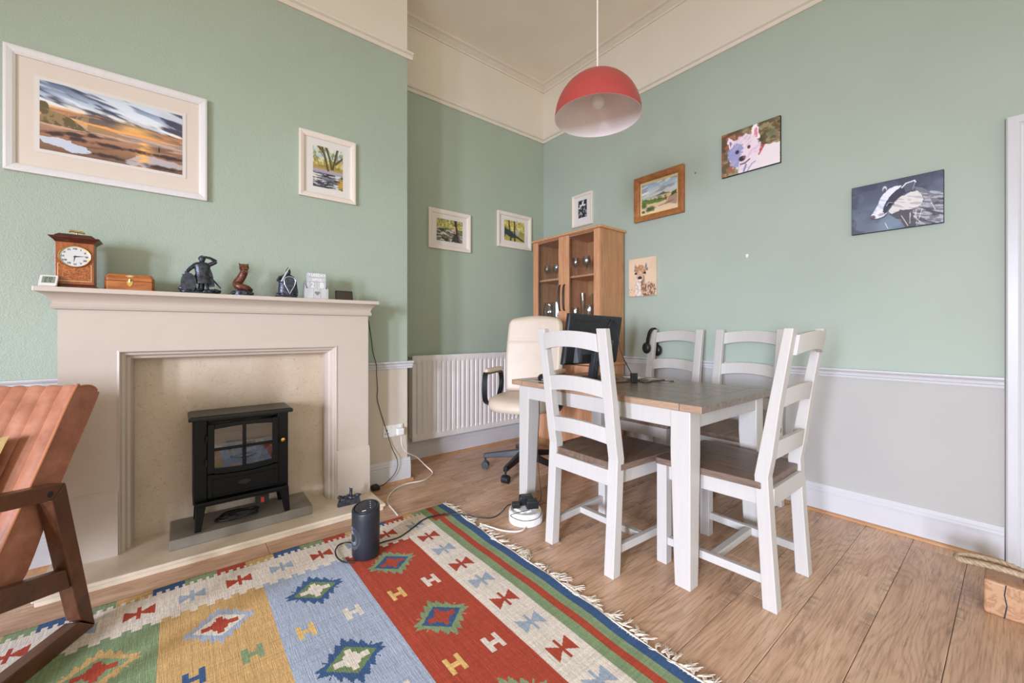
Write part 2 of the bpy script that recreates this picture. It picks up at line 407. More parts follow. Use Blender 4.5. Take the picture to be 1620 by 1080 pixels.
# window wall (outside the picture) with two sash windows
mb = MB(); wins = [(-2.15, -1.595), (-.81, -.275)]
ys = [YB, wins[0][0], wins[0][1], wins[1][0], wins[1][1], AY]
for i in range(5):
    if i % 2 == 0: bands(mb, LX-.12, LX, ys[i], ys[i+1])
    else:
        mb.cur = 0; mb.box(LX-.12, LX, ys[i], ys[i+1], 0, .48); mb.cur = 1; mb.box(LX-.12, LX, ys[i], ys[i+1], 2.30, PZ); mb.cur = 2; mb.box(LX-.12, LX, ys[i], ys[i+1], PZ, ZC)
struct('wall_left', mb, ['cream_wall', 'green', 'frieze'])
for i, (a, b) in enumerate(wins):
    m = MB()
    for q in ((a-.06, a+.01, .46, 2.36), (b-.01, b+.06, .46, 2.36), (a-.06, b+.06, 2.28, 2.36), (a-.08, b+.08, .44, .49), (a, b, 1.34, 1.37)):
        m.box(LX-.05, LX+.02, *q)
    struct('window_%d' % (i+1), m, 'trim')
mb = MB().box(LX-.12, WX+.1, YB-.1, AY+.12, ZC, ZC+.1); struct('ceiling', mb, 'ceiling')
# trims: profile (d out from wall, z) swept along straight runs; runs given as (axis, wall coordinate, out sign, from, to)
def run(mb, prof, ax, w, sg, a, b):
    if ax == 'y': mb.prism([(w+sg*d, z) for d, z in prof], 'y', a, b)     # wall of constant x
    else: mb.prism([(w+sg*d, z) for d, z in prof], 'x', a, b)             # wall of constant y
dado = [(0, .826), (.010, .826), (.012, .838), (.020, .842), (.022, .852), (.017, .857), (.030, .863), (.036, .870), (.036, .878), (0, .878)]
skirt = [(0, 0), (.019, 0), (.019, .118), (.015, .122), (.017, .130), (.013, .140), (.014, .147), (.006, .165), (0, .167)]
bead = [(.019, 0), (.034, 0), (.033, .006), (.029, .012), (.019, .016)]
rail = [(0, PZ-.012), (.012, PZ-.012), (.018, PZ), (.018, PZ+.010), (.034, PZ+.018), (.036, PZ+.030), (0, PZ+.034)]
cove = [(0, 3.655), (.010, 3.655), (.014, 3.668), (.050, 3.690), (.072, 3.694), (.086, ZC), (0, ZC)]
def all_walls(prof, names, mat, right=(DY1+.075, AY), alc=True, ret=True, br=(BX0, BX1), e=0):
    p = max(d for d, z in prof)
    mb = MB(); run(mb, prof, 'y', WX, -1, *right); struct(names[0], mb, mat)
    mb = MB(); run(mb, prof, 'x', AY, -1, 2.70 if prof is dado else BX1, WX); struct(names[1], mb, mat)
    mb = MB()
    for a, b in br if isinstance(br[0], tuple) else (br,): run(mb, prof, 'x', BY, -1, a, b+(p if b == BX1 else 0)-(0 if a != BX0 else 0))
    run(mb, prof, 'y', BX1, 1, BY, AY) if ret else None
    run(mb, prof, 'y', BX0, -1, BY, AY)
    struct(names[2], mb, mat)
FR0, FR1 = -.42, .965      # fire surround body
all_walls(dado, ('trim_1', 'trim_2', 'trim_3'), 'trim', br=((BX0, FR0), (FR1, BX1)))
all_walls(skirt, ('baseboard_right', 'baseboard_back', 'baseboard_chimney_breast'), 'trim', br=((BX0, FR0), (FR1, BX1)))
all_walls(bead, ('trim_4', 'trim_5', 'trim_6'), 'bead', br=((BX0, -.46), (1.0, BX1)))
all_walls(rail, ('trim_7', 'trim_8', 'trim_9'), 'cornice', right=(YB, AY))
all_walls(cove, ('trim_10', 'trim_11', 'trim_12'), 'cornice', right=(YB, AY))
# door in wall_right: architrave, leaf with panels, knob
mb = MB()
arch = [(0, 0), (.018, 0), (.022, .006), (.022, .036), (.016, .040), (.018, .046), (.014, .052), (.016, .066), (.010, .070), (0, .070)]
uframe(mb, [(w, d) for d, w in arch], DY0-.07, DY1+.07, 0, DH+.07, lambda u, d, z: (WX-d, u, z))
mb.box(WX, WX+.1, DY1, DY1+.02, 0, DH); mb.box(WX, WX+.1, DY0-.02, DY0, 0, DH); mb.box(WX, WX+.1, DY0, DY1, DH, DH+.02)
struct('door_1', mb, 'trim'); d1 = bpy.data.objects['door_1']
mb = MB().box(WX+.03, WX+.07, DY0+.003, DY1-.003, .006, DH-.004)
for a, b, c, d in ((DY0+.1, (DY0+DY1)/2-.05, .95, 1.9), ((DY0+DY1)/2+.05, DY1-.1, .95, 1.9), (DY0+.1, (DY0+DY1)/2-.05, .2, .8), ((DY0+DY1)/2+.05, DY1-.1, .2, .8)):
    mb.box(WX+.022, WX+.03, a, b, c, d)
obj('door_leaf', mb, 'trim', d1, bevel=.004)
mb = MB().lathe([(.003, 0), (.026, 0), (.026, .006), (.010, .010), (.010, .03), (.022, .036), (.028, .05), (.02, .062), (.003, .066)], n=16)
o = obj('door_knob', mb, 'brass', d1, smooth=40, local=True); o.location = (WX+.028, DY0+.07, 1.02); o.rotation_euler = (0, -PI/2, 0)

# ------------------------------------------------------------------ fire surround (fixed to the breast), hearth
fs = thing('fire_surround', 'cream painted fire surround with deep moulded mantel shelf on the chimney breast', 'fireplace', (.27, BY, 0))
HZ = .04; BF = 2.690
mb = MB().box(-.48, 1.006, 2.600, BY, 1.268, 1.290); obj('mantel_shelf', mb, 'surround', fs, bevel=.003)
# coved moulding under the shelf, mitred at both ends
prof = [(.008, 1.196), (.022, 1.198), (.027, 1.208), (.022, 1.217), (.018, 1.222), (.020, 1.232), (.030, 1.246), (.046, 1.258), (.066, 1.266), (.072, 1.268)]
rings = []
for d, z in prof: rings.append([(FR0-d*.78, BY, z), (FR0-d*.78, BF-d, z), (FR1+d*.5, BF-d, z), (FR1+d*.5, BY, z)])
mb = MB().loft(rings); obj('mantel_moulding', mb, 'surround', fs, smooth=35)
OX0, OX1, OZ = -.225, .768, 1.005
mb = MB().box(FR0, OX0, BF, BY, HZ, 1.2).box(OX1, FR1, BF, BY, HZ, 1.2).box(OX0, OX1, BF, BY, OZ, 1.2); obj('surround_body', mb, 'surround', fs)
for a, b in ((FR0-.006, OX0), (OX1, FR1+.006)):
    pr = [(BY, HZ), (BF-.014, HZ), (BF-.014, .318), (BF-.010, .330), (BF-.003, .345), (BF-.001, .348), (BY, .348)]
    mb = MB().prism(pr, 'x', a, b); obj('plinth', mb, 'surround', fs, smooth=30)
# stepped inner frame around the opening
mpr = [(-.004, BY-.004), (-.004, 2.6885), (.004, 2.686), (.008, 2.690), (.012, 2.704), (.022, 2.708), (.026, 2.716), (.028, 2.730), (.040, 2.736), (.044, 2.756), (.048, 2.770), (.048, BY-.004)]
mb = uframe(MB(), mpr, OX0, OX1, HZ, OZ, lambda u, d, z: (u, d, z)); obj('opening_moulding', mb, 'surround', fs, smooth=12)
mb = MB().box(OX0+.03, OX1-.03, BY-.010, BY-.002, HZ, OZ-.03); obj('back_panel', mb, 'limestone', fs)
he = thing('hearth', 'cream polished stone hearth with moulded front edge under the fire surround', 'hearth', (.27, 2.65, 0))
mb = MB().box(-.455, .985, 2.446, BY-.004, .022, HZ); obj('top_slab', mb, 'hearth', he, bevel=.005)
mb = MB().box(-.447, .975, 2.458, BY-.01, 0.0, .022); obj('riser', mb, 'hearth', he, bevel=.002)

# grey stone slab
mb = MB().prism([(-.038, 2.558), (.600, 2.572), (.606, 2.828), (-.038, 2.828)], 'z', HZ+.0005, .0905)
tag(obj('stone_slab', mb, 'slate', bevel=.004), 'rough grey stone slab on the cream hearth under the black stove', 'slab')

# ------------------------------------------------------------------ electric stove
st = thing('electric_stove', 'black cast iron style electric stove with windowed door on grey slab', 'stove', (.265, 2.70, .0905))
F0 = 2.600; SB = 2.800; z0 = .0905
mb = MB().loft([[(.035, 2.575, .646), (.498, 2.575, .643), (.498, 2.8, .643), (.035, 2.8, .646)], [(.035, 2.573, .663), (.500, 2.573, .661), (.500, 2.802, .661), (.035, 2.802, .663)], [(.047, 2.584, .669), (.489, 2.584, .667), (.489, 2.795, .668), (.047, 2.795, .669)]])
obj('top_plate', mb, 'stove_top', st, bevel=.003)
# body as a shell so that the fire bed shows through the door
mb = MB().box(.053, .112, F0, SB, .222, .645).box(.426, .479, F0, SB, .222, .645).box(.112, .426, SB-.02, SB, .222, .645).box(.112, .426, F0+.004, SB-.02, .222, .36).box(.112, .426, F0+.01, SB-.02, .628, .645)
obj('body', mb, 'black_satin', st, bevel=.004)
def arcbox(mb, x0, x1, zf0, zf1, y0, y1, n=10):
    xs = [x0+(x1-x0)*i/n for i in range(n+1)]
    mb.prism([(x, zf0(x)) for x in xs]+[(x, zf1(x)) for x in reversed(xs)], 'y', y0, y1)
def arch_z(c, h, x0=.112, x1=.427): return lambda x: c+h*(1-((x-(x0+x1)/2)/((x1-x0)/2))**2)
dr = obj('door', (lambda m: (m.box(.112, .140, 2.585, F0, .372, .622), m.box(.401, .427, 2.585, F0, .372, .622), arcbox(m, .140, .401, arch_z(.592, .010), arch_z(.618, .006), 2.585, F0), arcbox(m, .140, .401, arch_z(.372, -.012), arch_z(.396, -.012), 2.585, F0), m)[-1])(MB()), 'black_satin', st, bevel=.002)
for nm, q in (('glazing_bar', (.262, .278, 2.587, 2.597, .380, .606)), ('glazing_bar', (.140, .401, 2.587, 2.597, .482, .494))):
    obj(nm, MB().box(*q), 'black_satin', dr, bevel=.003)
obj('door_glass', MB().box(.136, .405, 2.5985, 2.6015, .376, .612), 'stove_glass', dr)
for z in (.43, .55): obj('hinge', MB().tube([(.108, 2.588, z-.018), (.108, 2.588, z+.018)], .007), 'black_satin', dr, smooth=40)
mb = MB(); mb.tm = Matrix.Translation((.447, F0, .496)) @ Matrix.Rotation(PI/2, 4, 'X'); mb.lathe([(.002, 0), (.011, 0), (.011, .004), (.005, .007), (.005, .014), (.011, .02), (.013, .028), (.010, .035), (.002, .037)], n=16)
obj('door_knob', mb, 'brass', dr, smooth=40, label='round brass knob')
mb = MB(); mb.prism([(.436, .52), (.458, .51), (.462, .49), (.452, .47), (.436, .478)], 'y', 2.594, F0); obj('latch', mb, 'black_satin', dr)
pn = obj('ash_panel', (lambda m: (arcbox(m, .112, .427, lambda x: .245, arch_z(.366, -.012), 2.590, F0+.004), m)[-1])(MB()), 'black_satin', st, bevel=.002)
mb = MB(); fr = [(.130, .150), (.394, .410)]
mb.box(.130, .412, 2.586, 2.592, .252, .258).box(.130, .136, 2.586, 2.592, .252, .340).box(.406, .412, 2.586, 2.592, .252, .340)
arcbox(mb, .130, .412, arch_z(.338, -.010), arch_z(.344, -.010), 2.586, 2.592); obj('raised_border', mb, 'black_satin', pn)
mb = MB(); mb.tm = Matrix.Translation((.27, 2.591, .300)) @ Matrix.Rotation(PI/2, 4, 'X'); mb.lathe([(.030, 0), (.030, .002), (.026, .004), (.001, .004)], n=20, sy=.45); obj('oval_emblem', mb, 'stove_top', pn)
obj('front_ledge', MB().box(.060, .474, 2.560, 2.64, .216, .240), 'black_satin', st, bevel=.006)
for x, sx in ((.085, -1), (.457, 1)):
    for y in (2.605, 2.775):
        w = .022; t = x+sx*.014
        rings = [[(t-.012, y-.012-(.012 if y < 2.7 else -.012), z0), (t+.014, y-.012-(.012 if y < 2.7 else -.012), z0), (t+.014, y+.012-(.012 if y < 2.7 else -.012), z0), (t-.012, y+.012-(.012 if y < 2.7 else -.012), z0)],
                 [(x-w, y-.018, .224), (x+w, y-.018, .224), (x+w, y+.018, .224), (x-w, y+.018, .224)]]
        obj('leg', MB().loft(rings), 'black_satin', st, bevel=.003)
# fire bed: glossy back screen and coals
obj('flame_screen', MB().box(.114, .424, SB-.045, SB-.03, .362, .626), 'screen', st)
mb = MB(); rr = random.Random(3)
for i in range(26):
    x = .135+.27*rr.random(); y = 2.66+.08*rr.random(); mb.ball((x, y, .392+.035*rr.random()+.03*math.sin((x-.13)*11)), .02+.014*rr.random(), .02, .018+.01*rr.random(), 7, 4)
obj('coal_bed', mb, 'ember', st, kind='stuff')
sw = obj('control_box', MB().box(.325, .385, 2.60, 2.66, .150, .218), 'black_plastic', st, bevel=.003)
obj('rocker_switch', MB().box(.345, .362, 2.594, 2.600, .165, .195), 'red_plastic', sw, bevel=.002, label='red rocker switch')
# mains lead coiled under the stove
pts = []
for i in range(60):
    t = i/59; a = t*2*PI*2.3; pts.append((.235+.10*math.cos(a)*(1-.2*t)+.03*t, 2.665+.055*math.sin(a)*(1-.15*t), z0+.008+.018*t+.006*math.sin(a*1.7)))
obj('coiled_lead', MB().tube(spline(pts, 2), .005, 6), 'cord_black', st, smooth=60)
mb = MB().box(.20, .245, 2.63, 2.665, z0+.002, z0+.026); obj('plug', mb, 'black_plastic', st, bevel=.006)

# ------------------------------------------------------------------ radiator
ra = thing('radiator', 'white ribbed panel radiator on the alcove wall below the two woodland pictures', 'radiator', (2.08, 3.19, .19))
RX0, RX1, RZ0, RZ1 = 1.492, 2.66, .190, .888
mb = MB(); RY = 3.128; n = 23; pit = (RX1-RX0-.06)/n
def rad(u, v):
    x = RX0+(RX1-RX0)*u; z = RZ0+(RZ1-RZ0)*v
    e = min(1, max(0, (v-.055)/.03))*min(1, max(0, (.935-v)/.03)); w = (x-RX0-.03)/pit
    g = abs(math.sin(PI*w)) if 0 < w < n else 0; g = min(1, max(0, (g-.25)/.45)); g = g*g*(3-2*g)
    return (x, RY+.016*e*(1-g) if e > 0 else RY, z)
vs = [0, .02, .055, .065, .075, .085, .3, .6, .9, .905, .915, .925, .935, .98, 1]
nu = n*12+8; V = []
for v in vs:
    for i in range(nu+1): V.append(rad(i/nu, v))
mb.add(V, [(j*(nu+1)+i, j*(nu+1)+i+1, (j+1)*(nu+1)+i+1, (j+1)*(nu+1)+i) for j in range(len(vs)-1) for i in range(nu)])
o = obj('front_panel', mb, 'radiator', ra, smooth=40, recalc=False); 
mb = MB().box(RX0, RX1, RY, RY+.012, RZ1-.001, RZ1+.006).box(RX0, RX1, RY, RY+.012, RZ0-.006, RZ0+.001).box(RX0-.006, RX0, RY, RY+.012, RZ0-.006, RZ1+.006).box(RX1, RX1+.006, RY, RY+.012, RZ0-.006, RZ1+.006); obj('rim', mb, 'radiator', ra, bevel=.003)
mb = MB().box(RX0, RX1, RY+.055, RY+.067, RZ0, RZ1); obj('rear_panel', mb, 'radiator', ra)
for a in (RX0-.006, RX1+.002): obj('side_cover', MB().box(a, a+.004, RY+.012, RY+.067, RZ0+.02, RZ1-.02), 'radiator', ra)
mb = MB()
for i in range(58): mb.box(RX0+.01+i*.0198, RX0+.018+i*.0198, RY+.016, RY+.052, RZ1-.006, RZ1-.002)
obj('top_grille', mb, 'radiator', ra)
for x in (1.68, 2.5): obj('wall_bracket', MB().box(x, x+.03, RY+.068, AY-.0005, .35, .75), 'radiator', ra)
mb = MB().tube([(RX0+.004, RY+.03, RZ1-.01), (RX0-.020, RY+.03, RZ1-.01)], .007).ball((RX0-.016, RY+.03, RZ1-.008), .011); obj('bleed_valve', mb, 'steel', ra, smooth=40)

# ------------------------------------------------------------------ wall socket and its leads
so = thing('wall_socket', 'white double power socket low on the chimney breast with one plug in it', 'socket', (1.198, BY, .378))
obj('face_plate', MB().box(1.125, 1.272, BY-.010, BY, .336, .422), 'white_plastic', so, bevel=.004)
for x in (1.160, 1.238): obj('switch', MB().box(x-.006+.014, x+.006+.014, BY-.014, BY-.010, .400, .414), 'white_plastic', so, bevel=.001)
mb = MB().box(1.150, 1.155, BY-.0108, BY-.0098, .382, .392).box(1.139, 1.147, BY-.0108, BY-.0098, .362, .366).box(1.158, 1.166, BY-.0108, BY-.0098, .362, .366); obj('pin_slot', mb, 'dark_letter', so)
# ------------------------------------------------------------------ dining chairs (local: front towards +y, back posts at y=0)
def make_chair(label):
    t = thing('dining_chair', label, 'chair', (0, 0, 0), 0, 'white ladder back dining chairs round the table')
    P = dict(local=True, bevel=.003)
    for s in (-1, 1):
        # back post: straight below the seat, raked back above it; outer faces lean out slightly
        prof = [(-.002, 0), (.050, 0), (.066, .30), (.080, .52), (.066, .60), (.028, .82), (-.024, 1.110), (-.057, 1.110), (-.012, .82), (.016, .60), (.030, .52), (.018, .30)]
        x0, x1 = (.165, .217) if s > 0 else (-.217, -.165)
        obj('back_post', MB().prism(prof, 'x', x0, x1), 'white_wood', t, **P)
        q = .183 if s > 0 else -.183; fx = (.187, .235) if s > 0 else (-.235, -.187)
        obj('front_leg', MB().box(fx[0], fx[1], .452, .502, 0, .468), 'white_wood', t, **P)
        # side seat rail and side stretcher run from the back post to the front leg
        a = .176*s; b = .198*s; w = .011
        obj('seat_rail', MB().loft([[(a-w, .05, .396), (a+w, .05, .396), (a+w, .05, .468), (a-w, .05, .468)], [(b-w, .46, .396), (b+w, .46, .396), (b+w, .46, .468), (b-w, .46, .468)]]), 'white_wood', t, **P)
        a = .190*s; b = .210*s; w = .013
        obj('side_stretcher', MB().loft([[(a-w, .04, .090), (a+w, .04, .090), (a+w, .04, .126), (a-w, .04, .126)], [(b-w, .46, .090), (b+w, .46, .090), (b+w, .46, .126), (b-w, .46, .126)]]), 'white_wood', t, **P)
    obj('cross_stretcher', MB().box(-.192, .192, .240, .272, .092, .124), 'white_wood_x', t, **P)
    obj('seat_rail', MB().box(-.168, .168, .024, .044, .396, .468), 'white_wood_x', t, **P)
    obj('seat_rail', MB().box(-.190, .190, .466, .488, .396, .468), 'white_wood_x', t, **P)
    # seat of three glued boards, slightly dished front edge
    pr = rounded(-.248, .248, .040, .508, .018, 3)
    pr = [(x*(.875+.125*(y-.04)/.468), y) for x, y in pr]
    obj('seat', MB().prism(pr, 'z', .4685, .498), 'seat_wood', t, local=True, bevel=.004)
    for zc, h, rise, yb in ((1.046, .078, .020, -.030), (.834, .074, .018, .018), (.622, .074, .016, .045)):
        n = 12; rings = []
        for i in range(n+1):
            u = i/n*2-1; x = u*.170; k = 1-u*u; dz = rise*k; y = yb-.012-.020*k
            z0_, z1_ = zc-h/2+dz-.002, zc+h/2+dz*.8
            lean = -.16*h if zc > .7 else -.13*h
            rings.append([(x, y+.012, z0_), (x, y-.010, z0_), (x, y-.010+lean, z1_), (x, y+.012+lean, z1_)])
        obj('back_slat', MB().loft(rings), 'white_wood_x', t, local=True, bevel=.002)
    return t
ch = make_chair('white dining chair nearest the rug, its back towards the fire surround')
ch.location = (1.487, 1.340, 0); ch.rotation_euler = (0, 0, -PI/2)
dup(ch, (2.012, .588, 0), 0, 'white dining chair at the table end nearest the door, raked back in profile')
dup(ch, (2.935, 1.660, 0), PI/2, 'white dining chair by the wall with black headphones hung on it')
dup(ch, (2.957, 1.142, 0), PI/2, 'white dining chair by the wall below the empty picture hook, nothing on it')

# ------------------------------------------------------------------ dining table
tb = thing('dining_table', 'white legged farmhouse dining table with grey brown plank top', 'table', (2.06, 1.436, 0))
TX0, TX1, TY0, TY1, TZ = 1.664, 2.462, .816, 2.057, .787
LX0, LX1, LY0, LY1 = 1.667, 2.452, .867, 1.984
for x, sx in ((LX0, 1), (LX1, -1)):
    for y, sy in ((LY0, 1), (LY1, -1)):
        def ring(w, z): return [(x, y, z), (x+sx*w, y, z), (x+sx*w, y+sy*w, z), (x, y+sy*w, z)]
        obj('leg', MB().loft([ring(.070, 0), ring(.076, .15), ring(.085, .45), ring(.090, .56), ring(.090, .756)]), 'white_wood', tb, bevel=.004)
a = .010
for q in ((LX0+.004, LX0+.026, LY0+.085, LY1-.085), (LX1-.026, LX1-.004, LY0+.085, LY1-.085), (LX0+.085, LX1-.085, LY0+.004, LY0+.026), (LX0+.085, LX1-.085, LY1-.026, LY1-.004)):
    obj('apron', MB().box(*q, .680, .756), 'white_wood_x', tb, bevel=.003)
n = 5; w = (TX1-TX0)/n; EB = .100
def board(x0, x1, y0, y1, end):
    mb = MB(); g = .0011
    mb.box(x0+g, x1-g, y0+g, y1-g, .7565, TZ)
    o = obj('top_board', mb, ['table_wood', 'table_edge'], tb, bevel=.0025)
    for p in o.data.polygons:
        c = p.center+Vector(tb.location)
        if abs(p.normal.z) < .5 and (c.x < TX0+.01 or c.y < TY0+.01 and abs(p.normal.x) < .5 and False): p.material_index = 1  # paler wood on one long edge only, table ends match the top
for i in range(n): board(TX0+i*w, TX0+(i+1)*w, TY0+EB, TY1-EB, False)
board(TX0, TX1, TY0, TY0+EB, True); board(TX0, TX1, TY1-EB, TY1, True)

# ------------------------------------------------------------------ display cabinet in the corner
cb = thing('display_cabinet', 'tall beech effect display cabinet with glazed doors in the room corner', 'cabinet', (2.88, 2.59, 0))
CX0, CX1, CY0, CY1 = 2.705, 3.026, 2.172, 2.988
mb = MB().box(CX0-.022, CX1+.003, CY0-.018, CY1+.018, 1.955, 1.975); obj('cornice', mb, 'beech', cb, bevel=.004)
obj('side_panel', MB().box(CX0+.004, CX1, CY0, CY0+.018, .83, 1.955), 'beech_dark', cb, bevel=.001)
obj('side_panel', MB().box(CX0+.004, CX1, CY1-.018, CY1, .83, 1.955), 'beech_dark', cb, bevel=.001)
obj('back_panel', MB().box(CX1-.008, CX1, CY0+.018, CY1-.018, .83, 1.955), 'beech_dark', cb)
obj('centre_partition', MB().box(CX0+.03, CX1-.008, 2.573, 2.589, .85, 1.95), 'beech', cb)
for z in (1.205, 1.572): obj('shelf', MB().box(CX0+.03, CX1-.008, CY0+.018, CY1-.018, z, z+.018), 'beech', cb, bevel=.001)
obj('top_panel', MB().box(CX0+.004, CX1, CY0+.018, CY1-.018, 1.937, 1.955), 'beech', cb)
for a, b, hy in ((CY0+.002, 2.579, 2.560), (2.583, CY1-.002, 2.615)):
    y0, y1 = a, b; x0, x1 = CX0-.016, CX0+.003; zb, zt = .90, 1.952
    near = .058; far = .062
    mb = MB().box(x0, x1, y0, y0+near, zb, zt).box(x0, x1, y1-far, y1, zb, zt).box(x0, x1, y0+near, y1-far, zb, zb+.06).box(x0, x1, y0+near, y1-far, zt-.006, zt)
    d = obj('glazed_door', mb, 'beech', cb, bevel=.002)
    obj('door_glass', MB().box(x0+.007, x0+.011, y0+near-.004, y1-far+.004, zb+.05, zt-.003), 'pane', d)
    hs = spline([(x0-.001, hy, 1.515), (x0-.020, hy, 1.495), (x0-.030, hy, 1.40), (x0-.020, hy, 1.300), (x0-.001, hy, 1.280)], 6)
    r = [.0045+.004*math.sin(PI*i/(len(hs)-1)) for i in range(len(hs))]
    obj('handle', MB().tube(hs, r, 8), 'pewter', d, smooth=60)
# base unit with drawers and doors, and its moulded top
mb = MB().box(CX0-.035, CX1+.004, CY0-.022, CY1+.02, .806, .830); obj('counter_moulding', mb, 'beech', cb, bevel=.008)
mb = MB().box(CX0-.012, CX1, CY0, CY0+.018, .07, .806).box(CX0-.012, CX1, CY1-.018, CY1, .07, .806).box(CX0+.01, CX1, CY0+.018, CY1-.018, .07, .09).box(CX1-.01, CX1, CY0+.018, CY1-.018, .09, .806); obj('base_carcass', mb, 'beech', cb)
for a, b in ((CY0+.002, 2.579), (2.583, CY1-.002)):
    d = obj('base_door', MB().box(CX0-.030, CX0-.012, a, b, .095, .640), 'beech', cb, bevel=.003)
    obj('door_panel', MB().box(CX0-.034, CX0-.029, a+.06, b-.06, .155, .58), 'beech', d, bevel=.006)
    w = obj('drawer', MB().box(CX0-.030, CX0-.012, a, b, .650, .800), 'beech', cb, bevel=.003)
    obj('knob', MB().ball((CX0-.040, (a+b)/2, .725), .013), 'pewter', w, smooth=60)
obj('plinth', MB().box(CX0+.03, CX1, CY0+.01, CY1-.01, 0, .07), 'beech_dark', cb)
# glassware, each a thing of its own
def glass(name, prof, label, cat, x, y, z, group, n=18):
    o = obj(name, MB().lathe(prof, n=n, caps=False), 'glassware', None, smooth=50, recalc=False); o.location = (x, y, z); return tag(o, label, cat, group)
S1, S2 = 1.5905, 1.2235
wine = [(.001, .002), (.030, .002), (.031, .005), (.006, .010), (.004, .02), (.004, .070), (.010, .078), (.028, .095), (.034, .118), (.032, .145), (.028, .160), (.026, .160), (.030, .144), (.032, .118), (.026, .098), (.004, .082)]
w2 = [(r*.92, z*.9) for r, z in wine]; w3 = [(r*1.08, z*1.06) for r, z in wine]
lab = 'stemmed wine glass on the upper cabinet shelf, '
for x, y, p, l in ((2.80, 2.905, w2, 'nearest the room corner'), (2.85, 2.835, w2, 'second from the room corner'), (2.79, 2.765, w2, 'at the partition, corner side'),
                   (2.80, 2.530, w3, 'at the partition, fawn picture side'), (2.87, 2.462, w3, 'large bowl, centred in its door'), (2.79, 2.395, w3, 'third from the partition, fawn side'), (2.86, 2.330, w3, 'half hidden by the door stile'), (2.80, 2.262, w2, 'hard against the side panel')):
    glass('wine_glass', p, lab+l, 'wine glass', x, y, S1, 'stemmed glasses on the upper shelf')
tum = [(.001, .004), (.030, .002), (.036, .02), (.038, .05), (.034, .085), (.032, .085), (.035, .05), (.033, .022), (.026, .010), (.001, .009)]
flute = [(.001, .002), (.032, .002), (.032, .006), (.012, .014), (.016, .05), (.026, .12), (.030, .21), (.028, .21), (.023, .12), (.012, .05), (.001, .03)]
jugp = [(.001, .003), (.046, .003), (.060, .03), (.062, .07), (.050, .11), (.044, .13), (.052, .15), (.050, .15), (.042, .13), (.048, .11), (.058, .07), (.056, .032), (.042, .010), (.001, .009)]
j = thing('glass_jug', 'round glass jug with handle on the lower cabinet shelf', 'jug', (2.80, 2.872, S2))
obj('jug_body', MB().lathe(jugp, n=22, caps=False), 'glassware', j, local=True, smooth=50, recalc=False)
obj('jug_handle', MB().tube(spline([(0, .05, .13), (0, .09, .12), (0, .095, .07), (0, .058, .04)], 5), .006, 8), 'glassware', j, local=True, smooth=60)
g = thing('water_pitcher', 'straight sided glass pitcher by the jug on the lower cabinet shelf', 'jug', (2.80, 2.770, S2))
obj('pitcher_body', MB().lathe([(.001, .003), (.046, .003), (.048, .06), (.046, .15), (.044, .15), (.045, .06), (.042, .012), (.001, .01)], n=22, caps=False), 'glassware', g, local=True, smooth=50, recalc=False)
obj('pitcher_handle', MB().tube(spline([(0, -.045, .135), (0, -.08, .12), (0, -.08, .06), (0, -.046, .04)], 5), .006, 8), 'glassware', g, local=True, smooth=60)
o = obj('patterned_mug', MB().lathe([(.001, .003), (.034, .003), (.036, .05), (.036, .115), (.033, .115), (.033, .01), (.001, .008)], n=20, caps=False), 'white_plastic', None, smooth=50, recalc=False); o.location = (2.93, 2.885, S2); tag(o, 'pale ceramic tumbler behind the glass jug and pitcher', 'tumbler')
for nm, p, x, y, l, c in (('champagne_glass', flute, 2.81, 2.455, 'tall glass vase in the middle of the lower cabinet shelf', 'vase'), ('champagne_glass', flute, 2.90, 2.395, 'slimmer glass vase set behind the tall glass vase', 'vase'),
                 ('tumbler', tum, 2.79, 2.528, 'low glass tumbler beside the cabinet partition', 'tumbler'), ('tumbler', [(r*1.25, z*1.2) for r, z in tum], 2.79, 2.365, 'wide cut glass bowl between the tall glass vase and the cabinet side', 'bowl'), ('tumbler', tum, 2.80, 2.275, 'low glass tumbler next to the cabinet side panel', 'tumbler')):
    glass('glass_vase' if c == 'vase' else 'glass_bowl' if c == 'bowl' else 'glass_tumbler', p, l, c, x, y, S2, 'glasses on the lower shelf')

# ------------------------------------------------------------------ office chair
oc = thing('office_chair', 'cream leatherette office chair with black star base facing the desk end', 'office chair', (2.115, 2.455, 0), R(118))
for k in range(5):
    a = R(k*72+14); c, s_ = math.cos(a), math.sin(a); e = .325
    def W(u, v, z): return (c*u-s_*v, s_*u+c*v, z)
    mb = MB().loft([[W(.02, -.024, .112), W(.02, .024, .112), W(.02, .020, .168), W(.02, -.020, .168)], [W(e, -.015, .085), W(e, .015, .085), W(e, .013, .118), W(e, -.013, .118)]])
    arm_ = obj('base_spoke', mb, 'black', oc, local=True, bevel=.004)
    mb = MB().tube([W(e-.012, 0, .050), W(e-.012, 0, .09)], .008)
    for v in (-.016, .016): mb.tube([W(e-.012-.0, v-.010, .029), W(e-.012, v+.010, .029)], .0285, 14)
    mb.tube([W(e-.012, -.012, .031), W(e-.012, .012, .031)], .030, 14)
    obj('caster', mb, 'black_plastic', arm_, local=True, smooth=40)
mb = MB().tube([(0, 0, .10), (0, 0, .30)], .030, 14).tube([(0, 0, .28), (0, 0, .43)], .018, 12); obj('gas_column', mb, 'black', oc, local=True, smooth=40)
mb = MB().box(-.10, .10, -.11, .11, .425, .450).box(-.24, .24, -.03, .03, .428, .448).tube([(.10, .03, .437), (.27, .03, .43)], .007); obj('seat_mechanism', mb, 'black', oc, local=True, bevel=.003)
